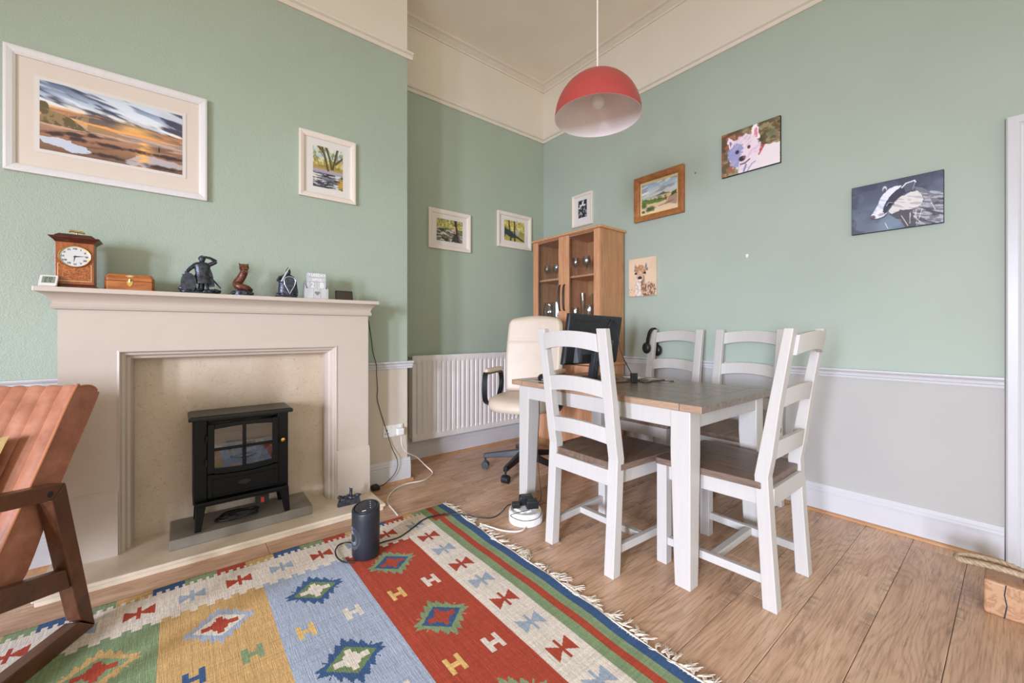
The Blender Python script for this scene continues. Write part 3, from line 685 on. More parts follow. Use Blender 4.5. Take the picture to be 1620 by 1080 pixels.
# seat cushion: superellipse plan, domed, front edge rolled over
def superell(a, b, e, n=40): return [(a*abs(math.cos(t))**e*math.copysign(1, math.cos(t)), b*abs(math.sin(t))**e*math.copysign(1, math.sin(t))) for t in [2*PI*i/n for i in range(n)]]
rings = []
for k, z in ((.86, .450), (.96, .458), (1.0, .485), (1.0, .512), (.965, .536), (.85, .552), (.55, .556), (.2, .552)):
    rings.append([(x*k, y*k+.01, z-.030*max(0, y*k/.25)**3*(1 if z > .5 else .4)) for x, y in superell(.250, .250, .62)])
seat = obj('seat', MB().loft(rings), 'cream_leather', oc, local=True, smooth=60)
# back: rounded slab leaning back
rings = []; H = .62
pl = []
for i in range(25):
    v = i/24; w = .232+.022*math.sin(PI*min(1, v*1.1)); top = 0
    pl.append((v, w))
def back_pt(x, v, off):
    z = .545+H*v; y = -.215-.075*v-.035*math.sin(PI*v)*0+.030*(abs(x)/.25)**2-.02*math.cos(v*PI)*0; return (x, y+off, z)
mb = MB(); nx, nz = 20, 24
def outline(v): # half width with rounded top corners
    w = .236+.016*math.sin(PI*v)
    if v > .90: w *= math.sqrt(max(0, 1-((v-.90)/.115)**2))*.30+.70
    return w
def front(u, v):
    x = (2*u-1)*outline(v); ed = min(1, (1-abs(2*u-1))/.10)*min(1, v/.04+.001)*min(1, (1-v)/.03+.001)
    top = .022*(1-(2*u-1)**2)*max(0, (v-.85)/.15)
    crease = -.010*math.exp(-((v-.70)/.012)**2)
    p = back_pt(x, v, .045*math.sqrt(max(0, ed))+crease); return (p[0], p[1], p[2]+top)
def rear(u, v):
    x = (2*u-1)*outline(v); ed = min(1, (1-abs(2*u-1))/.12)*min(1, v/.05+.001)*min(1, (1-v)/.04+.001)
    top = .022*(1-(2*u-1)**2)*max(0, (v-.85)/.15)
    p = back_pt(x, v, -.035*math.sqrt(max(0, ed))); return (p[0], p[1], p[2]+top)
mb.grid(front, 40, 48); mb.grid(rear, 40, 48)
obj('backrest', mb, 'cream_leather', oc, local=True, smooth=70)
obj('back_bracket', MB().loft([[(-.03, -.08, .430), (.03, -.08, .430), (.03, -.08, .442), (-.03, -.08, .442)], [(-.03, -.27, .44), (.03, -.27, .44), (.03, -.26, .455), (-.03, -.26, .455)], [(-.03, -.285, .70), (.03, -.285, .70), (.03, -.275, .70), (-.03, -.275, .70)]]), 'black', oc, local=True)
for s in (-1, 1):
    x = s*.275
    pts = [(s*.20, -.02, .452), (x, -.01, .455), (x, .12, .50), (x, .15, .60), (x, .13, .715), (x, .08, .722), (x, -.10, .722), (x, -.16, .70), (x, -.17, .60), (x, -.10, .49), (x, -.01, .455)]
    mb = MB(); sp = spline(pts, 5); w = .019
    rings = []
    for i, p in enumerate(sp):
        tg = (sp[min(i+1, len(sp)-1)]-sp[max(0, i-1)]).normalized(); nrm = Vector((1, 0, 0)); b = tg.cross(nrm); b = b.normalized() if b.length > .2 else Vector((0, 0, 1))
        h = .008; rings.append([p+nrm*w+b*h, p-nrm*w+b*h, p-nrm*w-b*h, p+nrm*w-b*h])
    ar = obj('armrest', mb.loft(rings), 'black', oc, local=True, smooth=35)
    rings = [[(x+px*k, -.02+py*k2, z) for px, py in superell(.030, .150, .6, 24)] for k, k2, z in ((.8, .97, .729), (1, 1, .737), (1, 1, .748), (.75, .95, .758), (.3, .6, .760))]
    obj('arm_pad', MB().loft(rings), 'cream_leather', ar, local=True, smooth=60)
for o_ in oc.children:
    if o_.name.split('.')[0] in ('seat', 'backrest', 'armrest', 'back_bracket', 'seat_mechanism'): o_.location.z += .040
# ------------------------------------------------------------------ tan leather armchair (local: +y towards its front, +x across the seat)
ac = thing('armchair', 'tan ribbed leather armchair with dark wooden frame standing on the kilim rug', 'armchair', (-.241, 2.160, .0088), R(149.5))
def fbar(p, q, nm, x0, x1):
    return obj(nm, MB().prism(p, 'x', x0, x1), 'walnut', ac, local=True, bevel=.004)
def bot(s): return .12*s if False else 0
for x0, x1 in ((0, .048), (.652, .700)):
    fbar([(0, 0), (.062, .062), (.168, .528), (.119, .571)], 0, 'back_leg', x0, x1)
    fbar([(0, 0), (.745, 0), (.70, .055), (.0655, .055)], 0, 'floor_rail', x0, x1)
    fbar([(.745, 0), (.70, .055), (.598, .606), (.640, .655)], 0, 'front_leg', x0, x1)
    fbar([(.119, .571), (.168, .528), (.60, .608), (.640, .655), (.636, .662)], 0, 'arm_rail', x0, x1)
    fbar([(.093, .195), (.109, .269), (.66, .420), (.673, .350)], 0, 'side_rail', x0+.006, x1-.006)
    mb = MB(); mb.tm = Matrix.Translation((x0-.0004 if x0 < .1 else x1-.002, .175, .552)) @ Matrix.Rotation(PI/2, 4, 'Y'); mb.lathe([(.0105, 0), (.0105, .0024), (.001, .0024)], n=16)
    obj('dowel_plug', mb, 'black', ac, local=True)
obj('cross_rail', MB().box(.048, .652, .64, .67, .30, .38), 'walnut', ac, local=True, bevel=.004)
# backrest cushion: profile in (y, z), channels across x
prof = spline([(.262, .285), (.190, .30), (.074, .544), (-.078, .820), (-.083, .855), (-.055, .880), (-.010, .884), (.020, .868), (.160, .610), (.270, .410), (.300, .33)], 6)
prof = [(p[0], p[1]) for p in [Vector((a.x, a.y)) for a in [Vector((q[0], q[1], 0)) for q in prof]]]
XA, XB = .056, .644; NCH = 11; per = 8
cen = (.10, .60)
rings = []
N = NCH*per
for i in range(N+1):
    u = i/N; x = XA+(XB-XA)*u; g = abs(math.sin(PI*u*NCH)); d = .0085*(1-g**.6)
    ring = []
    for k, (y, z) in enumerate(prof):
        # pinch only front and top of the cushion
        f = 1 if k > len(prof)*.42 else 0
        t0, t1 = prof[max(0, k-1)], prof[min(len(prof)-1, k+1)]; n_ = Vector((t1[1]-t0[1], -(t1[0]-t0[0]))).normalized()
        inw = -1 if (n_.x*(y-cen[0])+n_.y*(z-cen[1])) > 0 else 1
        dd = d*f if 0 < i < N else 0
        ring.append((x, y+n_.x*inw*dd, z+n_.y*inw*dd))
    rings.append(ring)
bk = obj('backrest', MB().loft(rings), 'leather', ac, local=True, smooth=55)
for x in (XA+.001, XB-.001):
    obj('piping', MB().tube([(x, y+.0, z) for y, z in prof[int(len(prof)*.42):-2]], .0042, 6), 'piping', bk, local=True, smooth=60)
# seat cushion, same channels
prof2 = spline([(.345, .345), (.70, .430), (.735, .455), (.735, .500), (.70, .528), (.62, .520), (.38, .450), (.345, .42)], 5)
rings = []
for i in range(N+1):
    u = i/N; x = XA+(XB-XA)*u; g = abs(math.sin(PI*u*NCH)); d = .0085*(1-g**.6)
    rings.append([(x, p[0]-(d*.6 if k < len(prof2)*.55 and k > 8 else 0), p[1]-(d if k > len(prof2)*.4 else 0)) for k, p in enumerate(prof2)])
obj('seat', MB().loft(rings), 'leather', ac, local=True, smooth=55)
# scatter cushion, only its corner is in view
cu = thing('scatter_cushion', 'gold velvet scatter cushion leaning against the tan leather armchair back', 'cushion', (-.241, 2.160, .0088), R(149.5))
def cush(u, v, s):
    a, b = 2*u-1, 2*v-1; th = .075*max(0, (1-a*a)*(1-b*b))**.42; pin = 1-.06*(1-a*a if abs(b) > abs(a) else 1-b*b)
    return (a*.20*pin, s*th, b*.20*pin)
mb = MB(); mb.tm = Matrix.Translation((.330, .240, .552)) @ Matrix.Rotation(R(27), 4, 'X') @ Matrix.Rotation(R(4), 4, 'Y')
mb.grid(lambda u, v: cush(u, v, 1), 14, 14); mb.grid(lambda u, v: cush(u, v, -1), 14, 14)
obj('cushion_cover', mb, 'pillow', cu, local=True, smooth=70)

# ------------------------------------------------------------------ kilim rug: woven pattern as face colours on a fine grid
RX0_, RX1_, RY0_, RY1_ = -.745, 1.297, .28, 2.297
ST = .0042
nx, ny = int((RX1_-RX0_)/ST), int((RY1_-RY0_)/ST)
gx = RX0_+(np.arange(nx)+.5)*ST; gy = RY0_+(np.arange(ny)+.5)*ST
GX, GY = np.meshgrid(gx, gy)
C_ = {k: np.array(lin(v)) for k, v in dict(cream=(226, 214, 200), red=(174, 68, 44), sky=(166, 176, 194), gold=(206, 166, 108), green=(132, 152, 112), navy=(58, 88, 130), tan=(226, 186, 112), grey=(160, 172, 188), dgreen=(112, 134, 88)).items()}
RUG = np.zeros((ny, nx, 3))
def put(mask, c): RUG[mask] = C_[c]
put(np.ones_like(GX, bool), 'cream')
FX = [-.390, -.055, .278, .618, .945]; FC = ['green', 'gold', 'sky', 'red']
YT0, YT1 = 2.035, .545   # toothed inner edge at the back and its mirror near the camera
TOOTH = .0275
def tooth(x): return (np.floor((x-.003)/TOOTH).astype(int) % 2 == 0)
for i, c in enumerate(FC):
    put((GX >= FX[i]) & (GX < FX[i+1]) & (GY < YT0+.011*np.where(tooth(GX), 1, -1)) & (GY > YT1-.011*np.where(tooth(GX), 1, -1)), c)
# end stripes
for s0, s1, c in ((1.123, 1.170, 'green'), (1.170, 1.207, 'red'), (1.207, 1.250, 'green'), (1.250, 1.30, 'navy')):
    put((GX >= s0) & (GX < s1), c); m = -.390-.180-(s1-1.123) ; put((GX >= m) & (GX < m+(s1-s0)), c)
# blocks along the long edges, four teeth each
cyc = ['green', 'navy', 'green', 'gold', 'navy', 'green', 'red', 'gold']
bx0 = -.415-.113*2
seq = ['green', 'gold', 'navy', 'green', 'red', 'gold', 'navy', 'green', 'red', 'gold']
edges = [(-.57, -.49, 'gold'), (-.49, -.405, 'green'), (-.405, -.29, 'navy'), (-.29, -.195, 'green'), (-.195, -.086, 'gold'), (-.086, .020, 'navy'), (.020, .133, 'green'), (.133, .241, 'red'), (.241, .357, 'gold'), (.357, .471, 'navy'), (.471, .583, 'green'), (.583, .692, 'red'), (.692, .800, 'gold'), (.800, .910, 'navy'), (.910, 1.021, 'red'), (1.021, 1.075, 'gold'), (1.075, 1.123, 'green')]
for a, b, c in edges:
    tt = (np.floor((GX-a)/(.113/8)).astype(int) % 2 == 0)
    yb = np.where(tt, 2.240, 2.262)
    put((GX >= a) & (GX < b) & (GY > yb), c); put((GX >= a) & (GX < b) & (GY < RY0_+RY1_-yb), c)
def tri(p):
    (x0, y0), (x1, y1), (x2, y2) = p; d = (y1-y2)*(x0-x2)+(x2-x1)*(y0-y2)
    a = ((y1-y2)*(GX-x2)+(x2-x1)*(GY-y2))/d; b = ((y2-y0)*(GX-x2)+(x0-x2)*(GY-y2))/d
    return (a >= 0) & (b >= 0) & (a+b <= 1)
def bow(cx, cy, c, hw=.051, hh=.039):
    put(tri(((cx-hw, cy+hh), (cx-hw, cy-hh), (cx+.004, cy))) | tri(((cx+hw, cy+hh), (cx+hw, cy-hh), (cx-.004, cy))), c)
    put((abs(GX-cx) < .0058) & (abs(GY-cy) < hh+.007), c)
for i, y in enumerate(2.145-.1632*np.arange(0, 10)):
    pass
for i in range(12):
    y = 1.982-.1645*i
    if y > .45: bow(1.034, y, 'grey' if i % 2 else 'red'); bow(-.478, y, 'grey' if i % 2 else 'red')
for i in range(-3, 9):
    x = -.121+.1635*i+ (.006 if i > 3 else 0)
    for y in (2.143, RY0_+RY1_-2.143): bow(x, y, 'grey' if i % 2 else 'red', .046, .035)
def diamond(cx, cy, o, inn, core):
    hw, hh = .113, .113
    # outer band: slanted lozenge whose long edges carry triangular teeth
    u = GX-cx; v = GY-cy
    per = .0270
    saw = (np.abs(((u/per) % 1)-.5)*2)          # teeth along the flanks
    saw2 = (np.abs(((v/per+.5) % 1)-.5)*2)
    d = np.abs(u)/hw+np.abs(v)/hh
    put((d < .86+.26*(saw*(np.abs(v) > np.abs(u)*.45)+saw2*(np.abs(v) <= np.abs(u)*.45))) & (np.abs(u) < hw+.004) & (np.abs(v) < hh+.004), o)
    put(np.abs(u)/.083+np.abs(v)/.070 < 1, inn)
    k = np.abs(u)/.052+np.abs(v)/.050
    sw = (np.abs(((u/.018) % 1)-.5)*2)
    put((k < .72+.28*sw) & (np.abs(v) < .030), core); put((np.abs(u) < .010) & (np.abs(v) < .050), core); put((np.abs(np.abs(u)-.046) < .009) & (np.abs(v) < .013), core)
for i, (o, inn, core) in enumerate((('gold', 'green', 'red'), ('sky', 'cream', 'red'), ('navy', 'dgreen', 'cream'), ('green', 'navy', 'red'))):
    cx = (-.210, .118, .446, .780)[i]
    for k in range(3): diamond(cx, 1.865-.473*k, o, inn, core)
def letter_h(cx, cy, c):
    put((np.abs(np.abs(GX-cx)-.0215) < .0095) & (np.abs(GY-cy) < .037), c); put((np.abs(GX-cx) < .022) & (np.abs(GY-cy) < .0105), c)
for i, (a, b) in enumerate((('red', 'gold'), ('navy', 'green'), ('tan', 'cream'), ('tan', 'cream'))):
    for y in (1.628, 1.166, .70):
        letter_h((-.295, .036, .360, .704)[i], y, a); letter_h((-.125, .195, .527, .858)[i], y, b)
rs = np.random.RandomState(5)
RUG *= (1+.10*rs.randn(ny, 1, 1)*.5)*(1+.05*rs.randn(1, nx, 1))*(1+.06*rs.randn(ny, nx, 1))
nb = np.abs(((GX*31+GY*17) % 1)-.5)
RUG = np.clip(RUG, 0, 1)
vx = RX0_+np.arange(nx+1)*ST; vy = RY0_+np.arange(ny+1)*ST
VX, VY = np.meshgrid(vx, vy)
wav = .0022*(np.sin(VX*9+1.7*np.sin(VY*3))*np.sin(VY*7+1))**2+.0015*np.sin(VY*23+VX*2)*np.clip((VX-.95)/.3, 0, 1)
ZZ = .0068+np.maximum(wav, -.001)
SX = np.clip((VX-.9)/.4, 0, 1)*(-.030*np.clip((2.1-VY)/1.3, 0, 1)+.005*np.sin(VY*6.1))   # the fringed end drifts in towards the camera
SY = .006*np.sin(VX*4.2+.6)
top = np.stack([VX+SX, VY+SY, ZZ], -1).reshape(-1, 3)
b = bpy.data.meshes.new('rug')
idx = np.arange((nx+1)*(ny+1)).reshape(ny+1, nx+1)
q = np.stack([idx[:-1, :-1], idx[:-1, 1:], idx[1:, 1:], idx[1:, :-1]], -1).reshape(-1, 4)
# rim down to the floor
loop = np.concatenate([idx[0, :-1], idx[:-1, -1], idx[-1, :0:-1], idx[:0:-1, 0]])
rim = top[loop].copy(); rim[:, 2] = .0012; nb0 = len(top); k = len(loop)
rq = np.stack([loop, np.arange(k)+nb0, (np.arange(k)+1) % k+nb0, np.roll(loop, -1)], -1)
allv = np.concatenate([top, rim]); allf = np.concatenate([q, rq])
b.vertices.add(len(allv)); b.vertices.foreach_set('co', allv.ravel()); b.loops.add(allf.size); b.loops.foreach_set('vertex_index', allf.ravel())
b.polygons.add(len(allf)); b.polygons.foreach_set('loop_start', np.arange(len(allf))*4); b.polygons.foreach_set('loop_total', np.full(len(allf), 4)); b.update(calc_edges=True)
at = b.attributes.new('paint', 'FLOAT_COLOR', 'FACE')
colr = np.ones((len(allf), 4)); colr[:len(q), :3] = RUG.reshape(-1, 3); colr[len(q):, :3] = C_['cream']
at.data.foreach_set('color', colr.ravel().astype(np.float32)); b.materials.append(M['kilim'])
b.polygons.foreach_set('use_smooth', [True]*len(b.polygons))
rug = bpy.data.objects.new('kilim_rug', b); COL.objects.link(rug)
tag(rug, 'large multicoloured kilim rug with geometric diamonds and a white fringe', 'rug')
# fringe: knotted tassels along the end facing the table, six shapes shared by all of them
tass = []
for v in range(7):
    r2 = random.Random(50+v); mb = MB()
    ln = .034+.034*r2.random(); bend = r2.uniform(-.034, .034)
    for s_ in range(4):
        sp = r2.uniform(-.010, .010); c2 = r2.uniform(-.015, .015); l2 = ln*r2.uniform(.7, 1.05)
        pts = spline([(-.006, 0, .0045), (.012, sp*.2, .0065), (l2*.5, sp*.7+bend*.5, .0055+.004*r2.random()), (l2, sp+bend+c2, .0045)], 3)
        mb.tube(pts, [.0023]*(len(pts)-1)+[.0012], 4)
    mb.ball((.006, 0, .0048), .0042, .0036, .0036, 6, 4)
    me = mesh_of('tassel', mb); me.materials.append(M['fringe']); tass.append(me)
yy = .56; r2 = random.Random(21)
while yy < RY1_-.004:
    o = bpy.data.objects.new('tassel', tass[r2.randrange(7)]); COL.objects.link(o); o.parent = rug
    ex = RX1_-.030*min(1, max(0, (2.1-yy)/1.3))+.005*math.sin(yy*6.1)
    o.location = (ex-.001, yy+.006, 0); o.rotation_euler = (0, 0, r2.uniform(-.95, .95)); yy += r2.choice((.008, .010, .012, .016, .026))
mb = MB(); pts = []
for i in range(90):
    y = RY0_+(RY1_-RY0_)*i/89; pts.append((RX1_-.030*min(1, max(0, (2.1-y)/1.3))+.005*math.sin(y*6.1)+.002, y, .0058))
obj('selvedge', mb.tube(pts, .0038, 6), 'fringe', rug, smooth=60)

# ------------------------------------------------------------------ pendant lamp
lp = thing('pendant_lamp', 'red dome pendant lampshade with white lining hanging on a white cord', 'lamp', (1.536, 1.252, ZC))
RC = (1.536, 1.252, 2.108); RR = .201
pr = [(RR*math.cos(t), RR*1.03*math.sin(t)) for t in [PI/2*i/16 for i in range(17)]]; pr[-1] = (.006, RR*1.03)
obj('shade', MB().lathe(pr, RC, 48, caps=False), 'red_enamel', lp, smooth=60, recalc=False)
pi_ = [(r*.988, z-.003 if z > .01 else z) for r, z in pr]
obj('shade_lining', MB().lathe([(RR, 0)]+pi_[0:], RC, 48, caps=False), 'shade_white', lp, smooth=60, recalc=False, label='glossy white inside of the shade')
obj('cord', MB().tube([(RC[0], RC[1], RC[2]+.2), (RC[0], RC[1], ZC-.02)], .0042, 8), 'cord_white', lp, smooth=60)
obj('ceiling_rose', MB().lathe([(.001, -.03), (.02, -.028), (.045, -.012), (.048, 0)], (RC[0], RC[1], ZC), 24), 'white_plastic', lp, smooth=50)
obj('lamp_holder', MB().lathe([(.001, 0), (.016, 0), (.018, .03), (.012, .06), (.001, .062)], (RC[0], RC[1], RC[2]+.135), 16), 'white_plastic', lp, smooth=50)
o = obj('bulb', MB().lathe([(.001, -.040), (.016, -.037), (.029, -.024), (.033, -.006), (.030, .012), (.020, .028), (.013, .042), (.012, .055)], (RC[0], RC[1], RC[2]+.082), 18), 'white_plastic', lp, smooth=60)

# ------------------------------------------------------------------ tower heater on the rug and its flex
hx, hy = .708, 2.006
ht = thing('tower_heater', 'black cylindrical fan heater standing on the rug in front of the hearth', 'heater', (hx, hy, .009))
rings = []
for k, (r, z) in enumerate([(.050, .010), (.060, .011), (.0635, .020), (.064, .10), (.064, .19)]): rings.append([(hx+r*math.cos(2*PI*i/40), hy+r*1.12*math.sin(2*PI*i/40), z) for i in range(40)])
def topz(x, y): return .243+.20*((x-hx)*.9+(y-hy)*.35)
for r, dz in ((.064, -.010), (.0625, -.003), (.058, 0), (.054, -.001), (.0535, -.007), (.050, -.007), (.049, -.001), (.002, .001)):
    rings.append([(hx+r*math.cos(2*PI*i/40), hy+r*1.12*math.sin(2*PI*i/40), topz(hx+r*math.cos(2*PI*i/40), hy+r*1.12*math.sin(2*PI*i/40))+dz) for i in range(40)])
obj('housing', MB().loft(rings), 'charcoal', ht, smooth=35)
# grille of radial slots facing the armchair side
A0 = R(188)
mb = MB()
for k in range(46):
    a = 2*PI*k/46
    for r0, r1 in ((.016, .030), (.033, .046)):
        p = []
        for rr_ in (r0, r1):
            u = rr_*math.cos(a); zz = .112+rr_*1.15*math.sin(a); an = A0+u/.064
            p.append(Vector((hx+.0645*math.cos(an), hy+.0645*1.12*math.sin(an), zz)))
        mb.tube(p, .0010, 4)
obj('grille', mb, 'slit', ht)
mb = MB()
for i in range(3):
    an = A0+R(50)+i*.05
obj('control_mark', MB().box(hx-.030, hx-.012, hy-.036, hy-.032, topz(hx-.02, hy-.034)+.0005, topz(hx-.02, hy-.034)+.0022), 'white_letter', ht)
for i in range(4): 
    x, y = hx+.012+.006*i, hy-.030+.018*i; obj('touch_button', MB().box(x-.0015, x+.0015, y-.0015, y+.0015, topz(x, y)+.0004, topz(x, y)+.0016), 'white_letter', ht)
def lead(name, pts, r, mat, label, n=6): return tag(obj(name, MB().tube(spline(pts, 8), r, n), mat, smooth=60), label, 'cable')
rz = .0146
pts = [(.668, 2.035, .030), (.640, 2.085, rz), (.610, 2.150, rz), (.590, 2.115, rz), (.585, 2.045, rz), (.605, 1.985, rz), (.640, 1.968, rz+.001)]
obj('flex_loop', MB().tube(spline([(.700, 2.070, .030), (.672, 2.155, .018), (.632, 2.170, rz), (.598, 2.120, rz), (.588, 2.050, rz), (.603, 1.990, rz), (.640, 1.962, rz)], 8), .0036, 6), 'cord_black', ht, smooth=60)
# lead from behind the heater over the rug to the reel
lead('heater_flex', [(.765, 2.045, rz), (.81, 2.055, rz), (.90, 2.050, rz), (1.00, 2.10, rz), (1.10, 2.155, rz), (1.20, 2.145, rz), (1.29, 2.08, rz), (1.36, 1.985, .010), (1.42, 1.935, .008), (1.47, 1.915, .03), (1.495, 1.890, .070), (1.505, 1.865, .086)], .0036, 'cord_black', 'black flex running from the fan heater across the rug to the white reel')

# ------------------------------------------------------------------ cable reel with adaptors
rx, ry = 1.562, 1.800
rl = thing('cable_reel', 'round white extension reel by the dining table leg, loaded with black plugs', 'extension reel', (rx, ry, 0))
obj('reel_case', MB().lathe([(.001, .001), (.095, .001), (.098, .006), (.098, .058), (.094, .068), (.086, .070), (.084, .064), (.045, .064), (.043, .074), (.001, .075)], (rx, ry, 0), 40), 'white_plastic', rl, smooth=35)
mb = MB()
for i in range(36):
    a = R(200+i*5.2); c, s_ = math.cos(a), math.sin(a); mb.tube([(rx+.0985*c, ry+.0985*s_, .008), (rx+.0985*c, ry+.0985*s_, .056)], .0016, 4)
obj('grip_ribs', mb, 'white_plastic', rl)
obj('rating_label', MB().loft([[(rx+.090*math.cos(a), ry+.090*math.sin(a), .0706), (rx+.070*math.cos(a), ry+.070*math.sin(a), .0655)] for a in [R(-62+6*i) for i in range(5)]], closed=False), 'yellow', rl, label='yellow warning sticker')
mb = MB()
obj('socket_insert', MB().box(rx-.060, rx+.060, ry-.04, ry+.04, .064, .078), 'white_plastic', rl, bevel=.006)
def adaptor(label, x, y, sx, sy, z0_, h, rz_):
    mb = MB(); mb.tm = Matrix.Translation((x, y, 0)) @ Matrix.Rotation(R(rz_), 4, 'Z')
    mb.loft([[(-sx, -sy, z0_), (sx, -sy, z0_), (sx, sy, z0_), (-sx, sy, z0_)], [(-sx, -sy, z0_+h*.75), (sx, -sy, z0_+h*.75), (sx, sy, z0_+h*.75), (-sx, sy, z0_+h*.75)], [(-sx*.85, -sy*.85, z0_+h), (sx*.85, -sy*.85, z0_+h), (sx*.85, sy*.85, z0_+h), (-sx*.85, sy*.85, z0_+h)]])
    return tag(obj('plug_adaptor', mb, 'black_plastic', bevel=.003), label, 'plug', 'black plugs on the extension reel')
adaptor('bulky black power adaptor at the back of the white extension reel', rx+.030, ry+.030, .040, .026, .0785, .052, -30)
adaptor('square black power adaptor on the front of the white extension reel', rx+.022, ry-.030, .034, .026, .0785, .046, -30)
adaptor('small black flex plug at the rug side of the white extension reel', rx-.048, ry+.030, .022, .020, .0785, .030, -30)
lead('adaptor_lead', [(rx+.060, ry-.045, .100), (rx+.105, ry-.02, .12), (rx+.135, ry+.03, .22), (rx+.16, ry+.07, .38), (rx+.20, ry+.10, .55), (rx+.22, ry+.12, .70)], .0022, 'cord_black', 'thin black lead rising from the reel towards the table underside')
lead('adaptor_lead', [(rx-.02, ry-.060, .086), (rx-.09, ry-.02, .073), (rx-.1025, ry+.01, .05), (rx-.085, ry-.07, .046), (rx-.02, ry-.108, .05), (rx+.04, ry-.096, .068), (rx+.055, ry-.058, .098)], .0016, 'cord_black', 'thin black lead looped round the rim of the white extension reel')
# white flex: reel, under the fringe, out beside the hearth and up to the socket
lead('extension_flex', [(1.500, 1.722, .010), (1.455, 1.712, .0065), (1.41, 1.735, .006), (1.370, 1.79, .006), (1.345, 1.86, .006), (1.325, 1.92, .006)], .0046, 'cord_white', 'thick white flex lying between the reel and the rug fringe')
lead('extension_flex', [(1.005, 2.318, .006), (1.012, 2.37, .006), (1.020, 2.45, .0055), (1.030, 2.53, .0055), (1.075, 2.62, .0055), (1.16, 2.71, .0055), (1.26, 2.755, .0055), (1.38, 2.742, .0055), (1.48, 2.795, .0055), (1.520, 2.855, .008), (1.49, 2.90, .05), (1.40, 2.865, .14), (1.335, 2.823, .185), (1.285, 2.800, .215), (1.250, 2.798, .27), (1.243, 2.800, .345)], .0046, 'cord_white', 'thick white flex curving over the floor from the socket to the rug')
pl = tag(obj('mains_plug', MB().box(1.212, 1.266, BY-.052, BY-.0145, .348, .398), 'white_plastic', bevel=.008, seg=3), 'white mains plug pushed into the double wall socket', 'plug')
lead('display_lead', [(1.000, 2.832, 1.262), (1.012, 2.834, 1.21), (1.036, 2.834, 1.06), (1.052, 2.834, .94), (1.062, 2.802, .862), (1.064, 2.806, .80), (1.082, 2.834, .69), (1.080, 2.834, .62), (1.112, 2.834, .50), (1.150, 2.834, .38), (1.185, 2.826, .26), (1.218, 2.808, .165), (1.200, 2.800, .09), (1.130, 2.800, .03), (1.075, 2.800, .012)], .0026, 'cord_black', 'thin dark lead trailing down the wall beside the fire surround')
tag(obj('mains_plug', MB().loft([[(1.028, 2.775, .0005), (1.078, 2.775, .0005), (1.078, 2.822, .0005), (1.028, 2.822, .0005)], [(1.028, 2.775, .028), (1.078, 2.775, .028), (1.078, 2.822, .028), (1.028, 2.822, .028)], [(1.04, 2.785, .036), (1.066, 2.785, .036), (1.066, 2.812, .036), (1.04, 2.812, .036)]]), 'black_plastic', bevel=.003), 'black mains plug lying on the floor at the corner of the hearth', 'plug')
# small bronze model on the hearth
bm = MB(); bm.tm = Matrix.Translation((.805, 2.578, HZ)) @ Matrix.Rotation(R(-4), 4, 'Z')
r2 = random.Random(9)
bm.loft([[(-.066, -.018, 0), (.066, -.020, 0), (.064, .020, 0), (-.064, .018, 0)], [(-.058, -.013, .030), (.060, -.015, .052), (.058, .015, .052), (-.056, .013, .030)]])
for i in range(22): bm.ball((r2.uniform(-.055, .055), r2.uniform(-.014, .014), .030+.026*r2.random()), .006+.010*r2.random(), .008, .008+.006*r2.random(), 6, 4)
bm.tube([(.014, 0, .02), (.012, 0, .060), (.014, 0, .080)], [.013, .010, .009], 8).ball((.014, 0, .086), .009, .009, .010, 8, 5).tube([(.008, 0, .09), (.005, 0, .103)], [.004, .001], 5).tube([(.020, 0, .09), (.023, 0, .103)], [.004, .001], 5)
tag(obj('bronze_ornament', bm, 'bronze', smooth=50), 'small dark bronze sculpture sitting on the hearth behind the fan heater', 'ornament')
# door stop
ds = thing('door_stop', 'chunky wooden cube door stop with rope handle on the floor by the door', 'door stop', (2.449, .015, 0))
obj('cube', MB().box(2.449, 2.585, -.060, .085, .0, .130), 'block', ds, bevel=.008, seg=3)
mb = MB(); mb.prism([(.030, .001), (.024, .05), (.030, .09), (.026, .128), (.0295, .128), (.0335, .09), (.0275, .05), (.034, .001)], 'x', 2.4480, 2.4495); obj('crack', mb, 'dark_letter', ds)
def rope(pts, r):
    sp = spline(pts, 16); mb = MB(); n = len(sp)
    for k in range(3):
        out = []
        for i, p in enumerate(sp):
            t = (sp[min(i+1, n-1)]-sp[max(0, i-1)]).normalized(); a = t.cross(Vector((0, 0, 1))); a = a.normalized() if a.length > .1 else Vector((1, 0, 0)); b_ = t.cross(a); ph = i*.55+k*2*PI/3
            out.append(p+a*math.cos(ph)*r*.55+b_*math.sin(ph)*r*.55)
        mb.tube(out, r*.62, 6)
    return mb
obj('rope_handle', rope([(2.515, -.030, .132), (2.500, -.028, .160), (2.488, .02, .172), (2.490, .10, .168), (2.498, .150, .160), (2.525, .158, .162), (2.545, .12, .170), (2.550, .04, .174), (2.545, -.018, .160), (2.540, -.026, .132)], .0105), 'rope', ds, smooth=60)
# ------------------------------------------------------------------ things on the mantel shelf
MZ = 1.2905
ck = thing('mantel_clock', 'walnut bracket clock with oval white dial and brass handle on the mantel', 'clock', (-.362, 2.705, MZ))
obj('case', MB().box(-.424, -.303, 2.665, 2.745, MZ+.016, 1.497), 'clock_wood', ck, bevel=.001)
obj('plinth', MB().loft([[(-.432, 2.656, MZ), (-.294, 2.656, MZ), (-.294, 2.752, MZ), (-.432, 2.752, MZ)], [(-.430, 2.658, MZ+.010), (-.296, 2.658, MZ+.010), (-.296, 2.750, MZ+.010), (-.430, 2.750, MZ+.010)], [(-.424, 2.664, MZ+.018), (-.302, 2.664, MZ+.018), (-.302, 2.746, MZ+.018), (-.424, 2.746, MZ+.018)]]), 'clock_dark', ck)
def sq(e, z): return [(-.424-e, 2.665-e, z), (-.303+e, 2.665-e, z), (-.303+e, 2.745+e, z), (-.424-e, 2.745+e, z)]
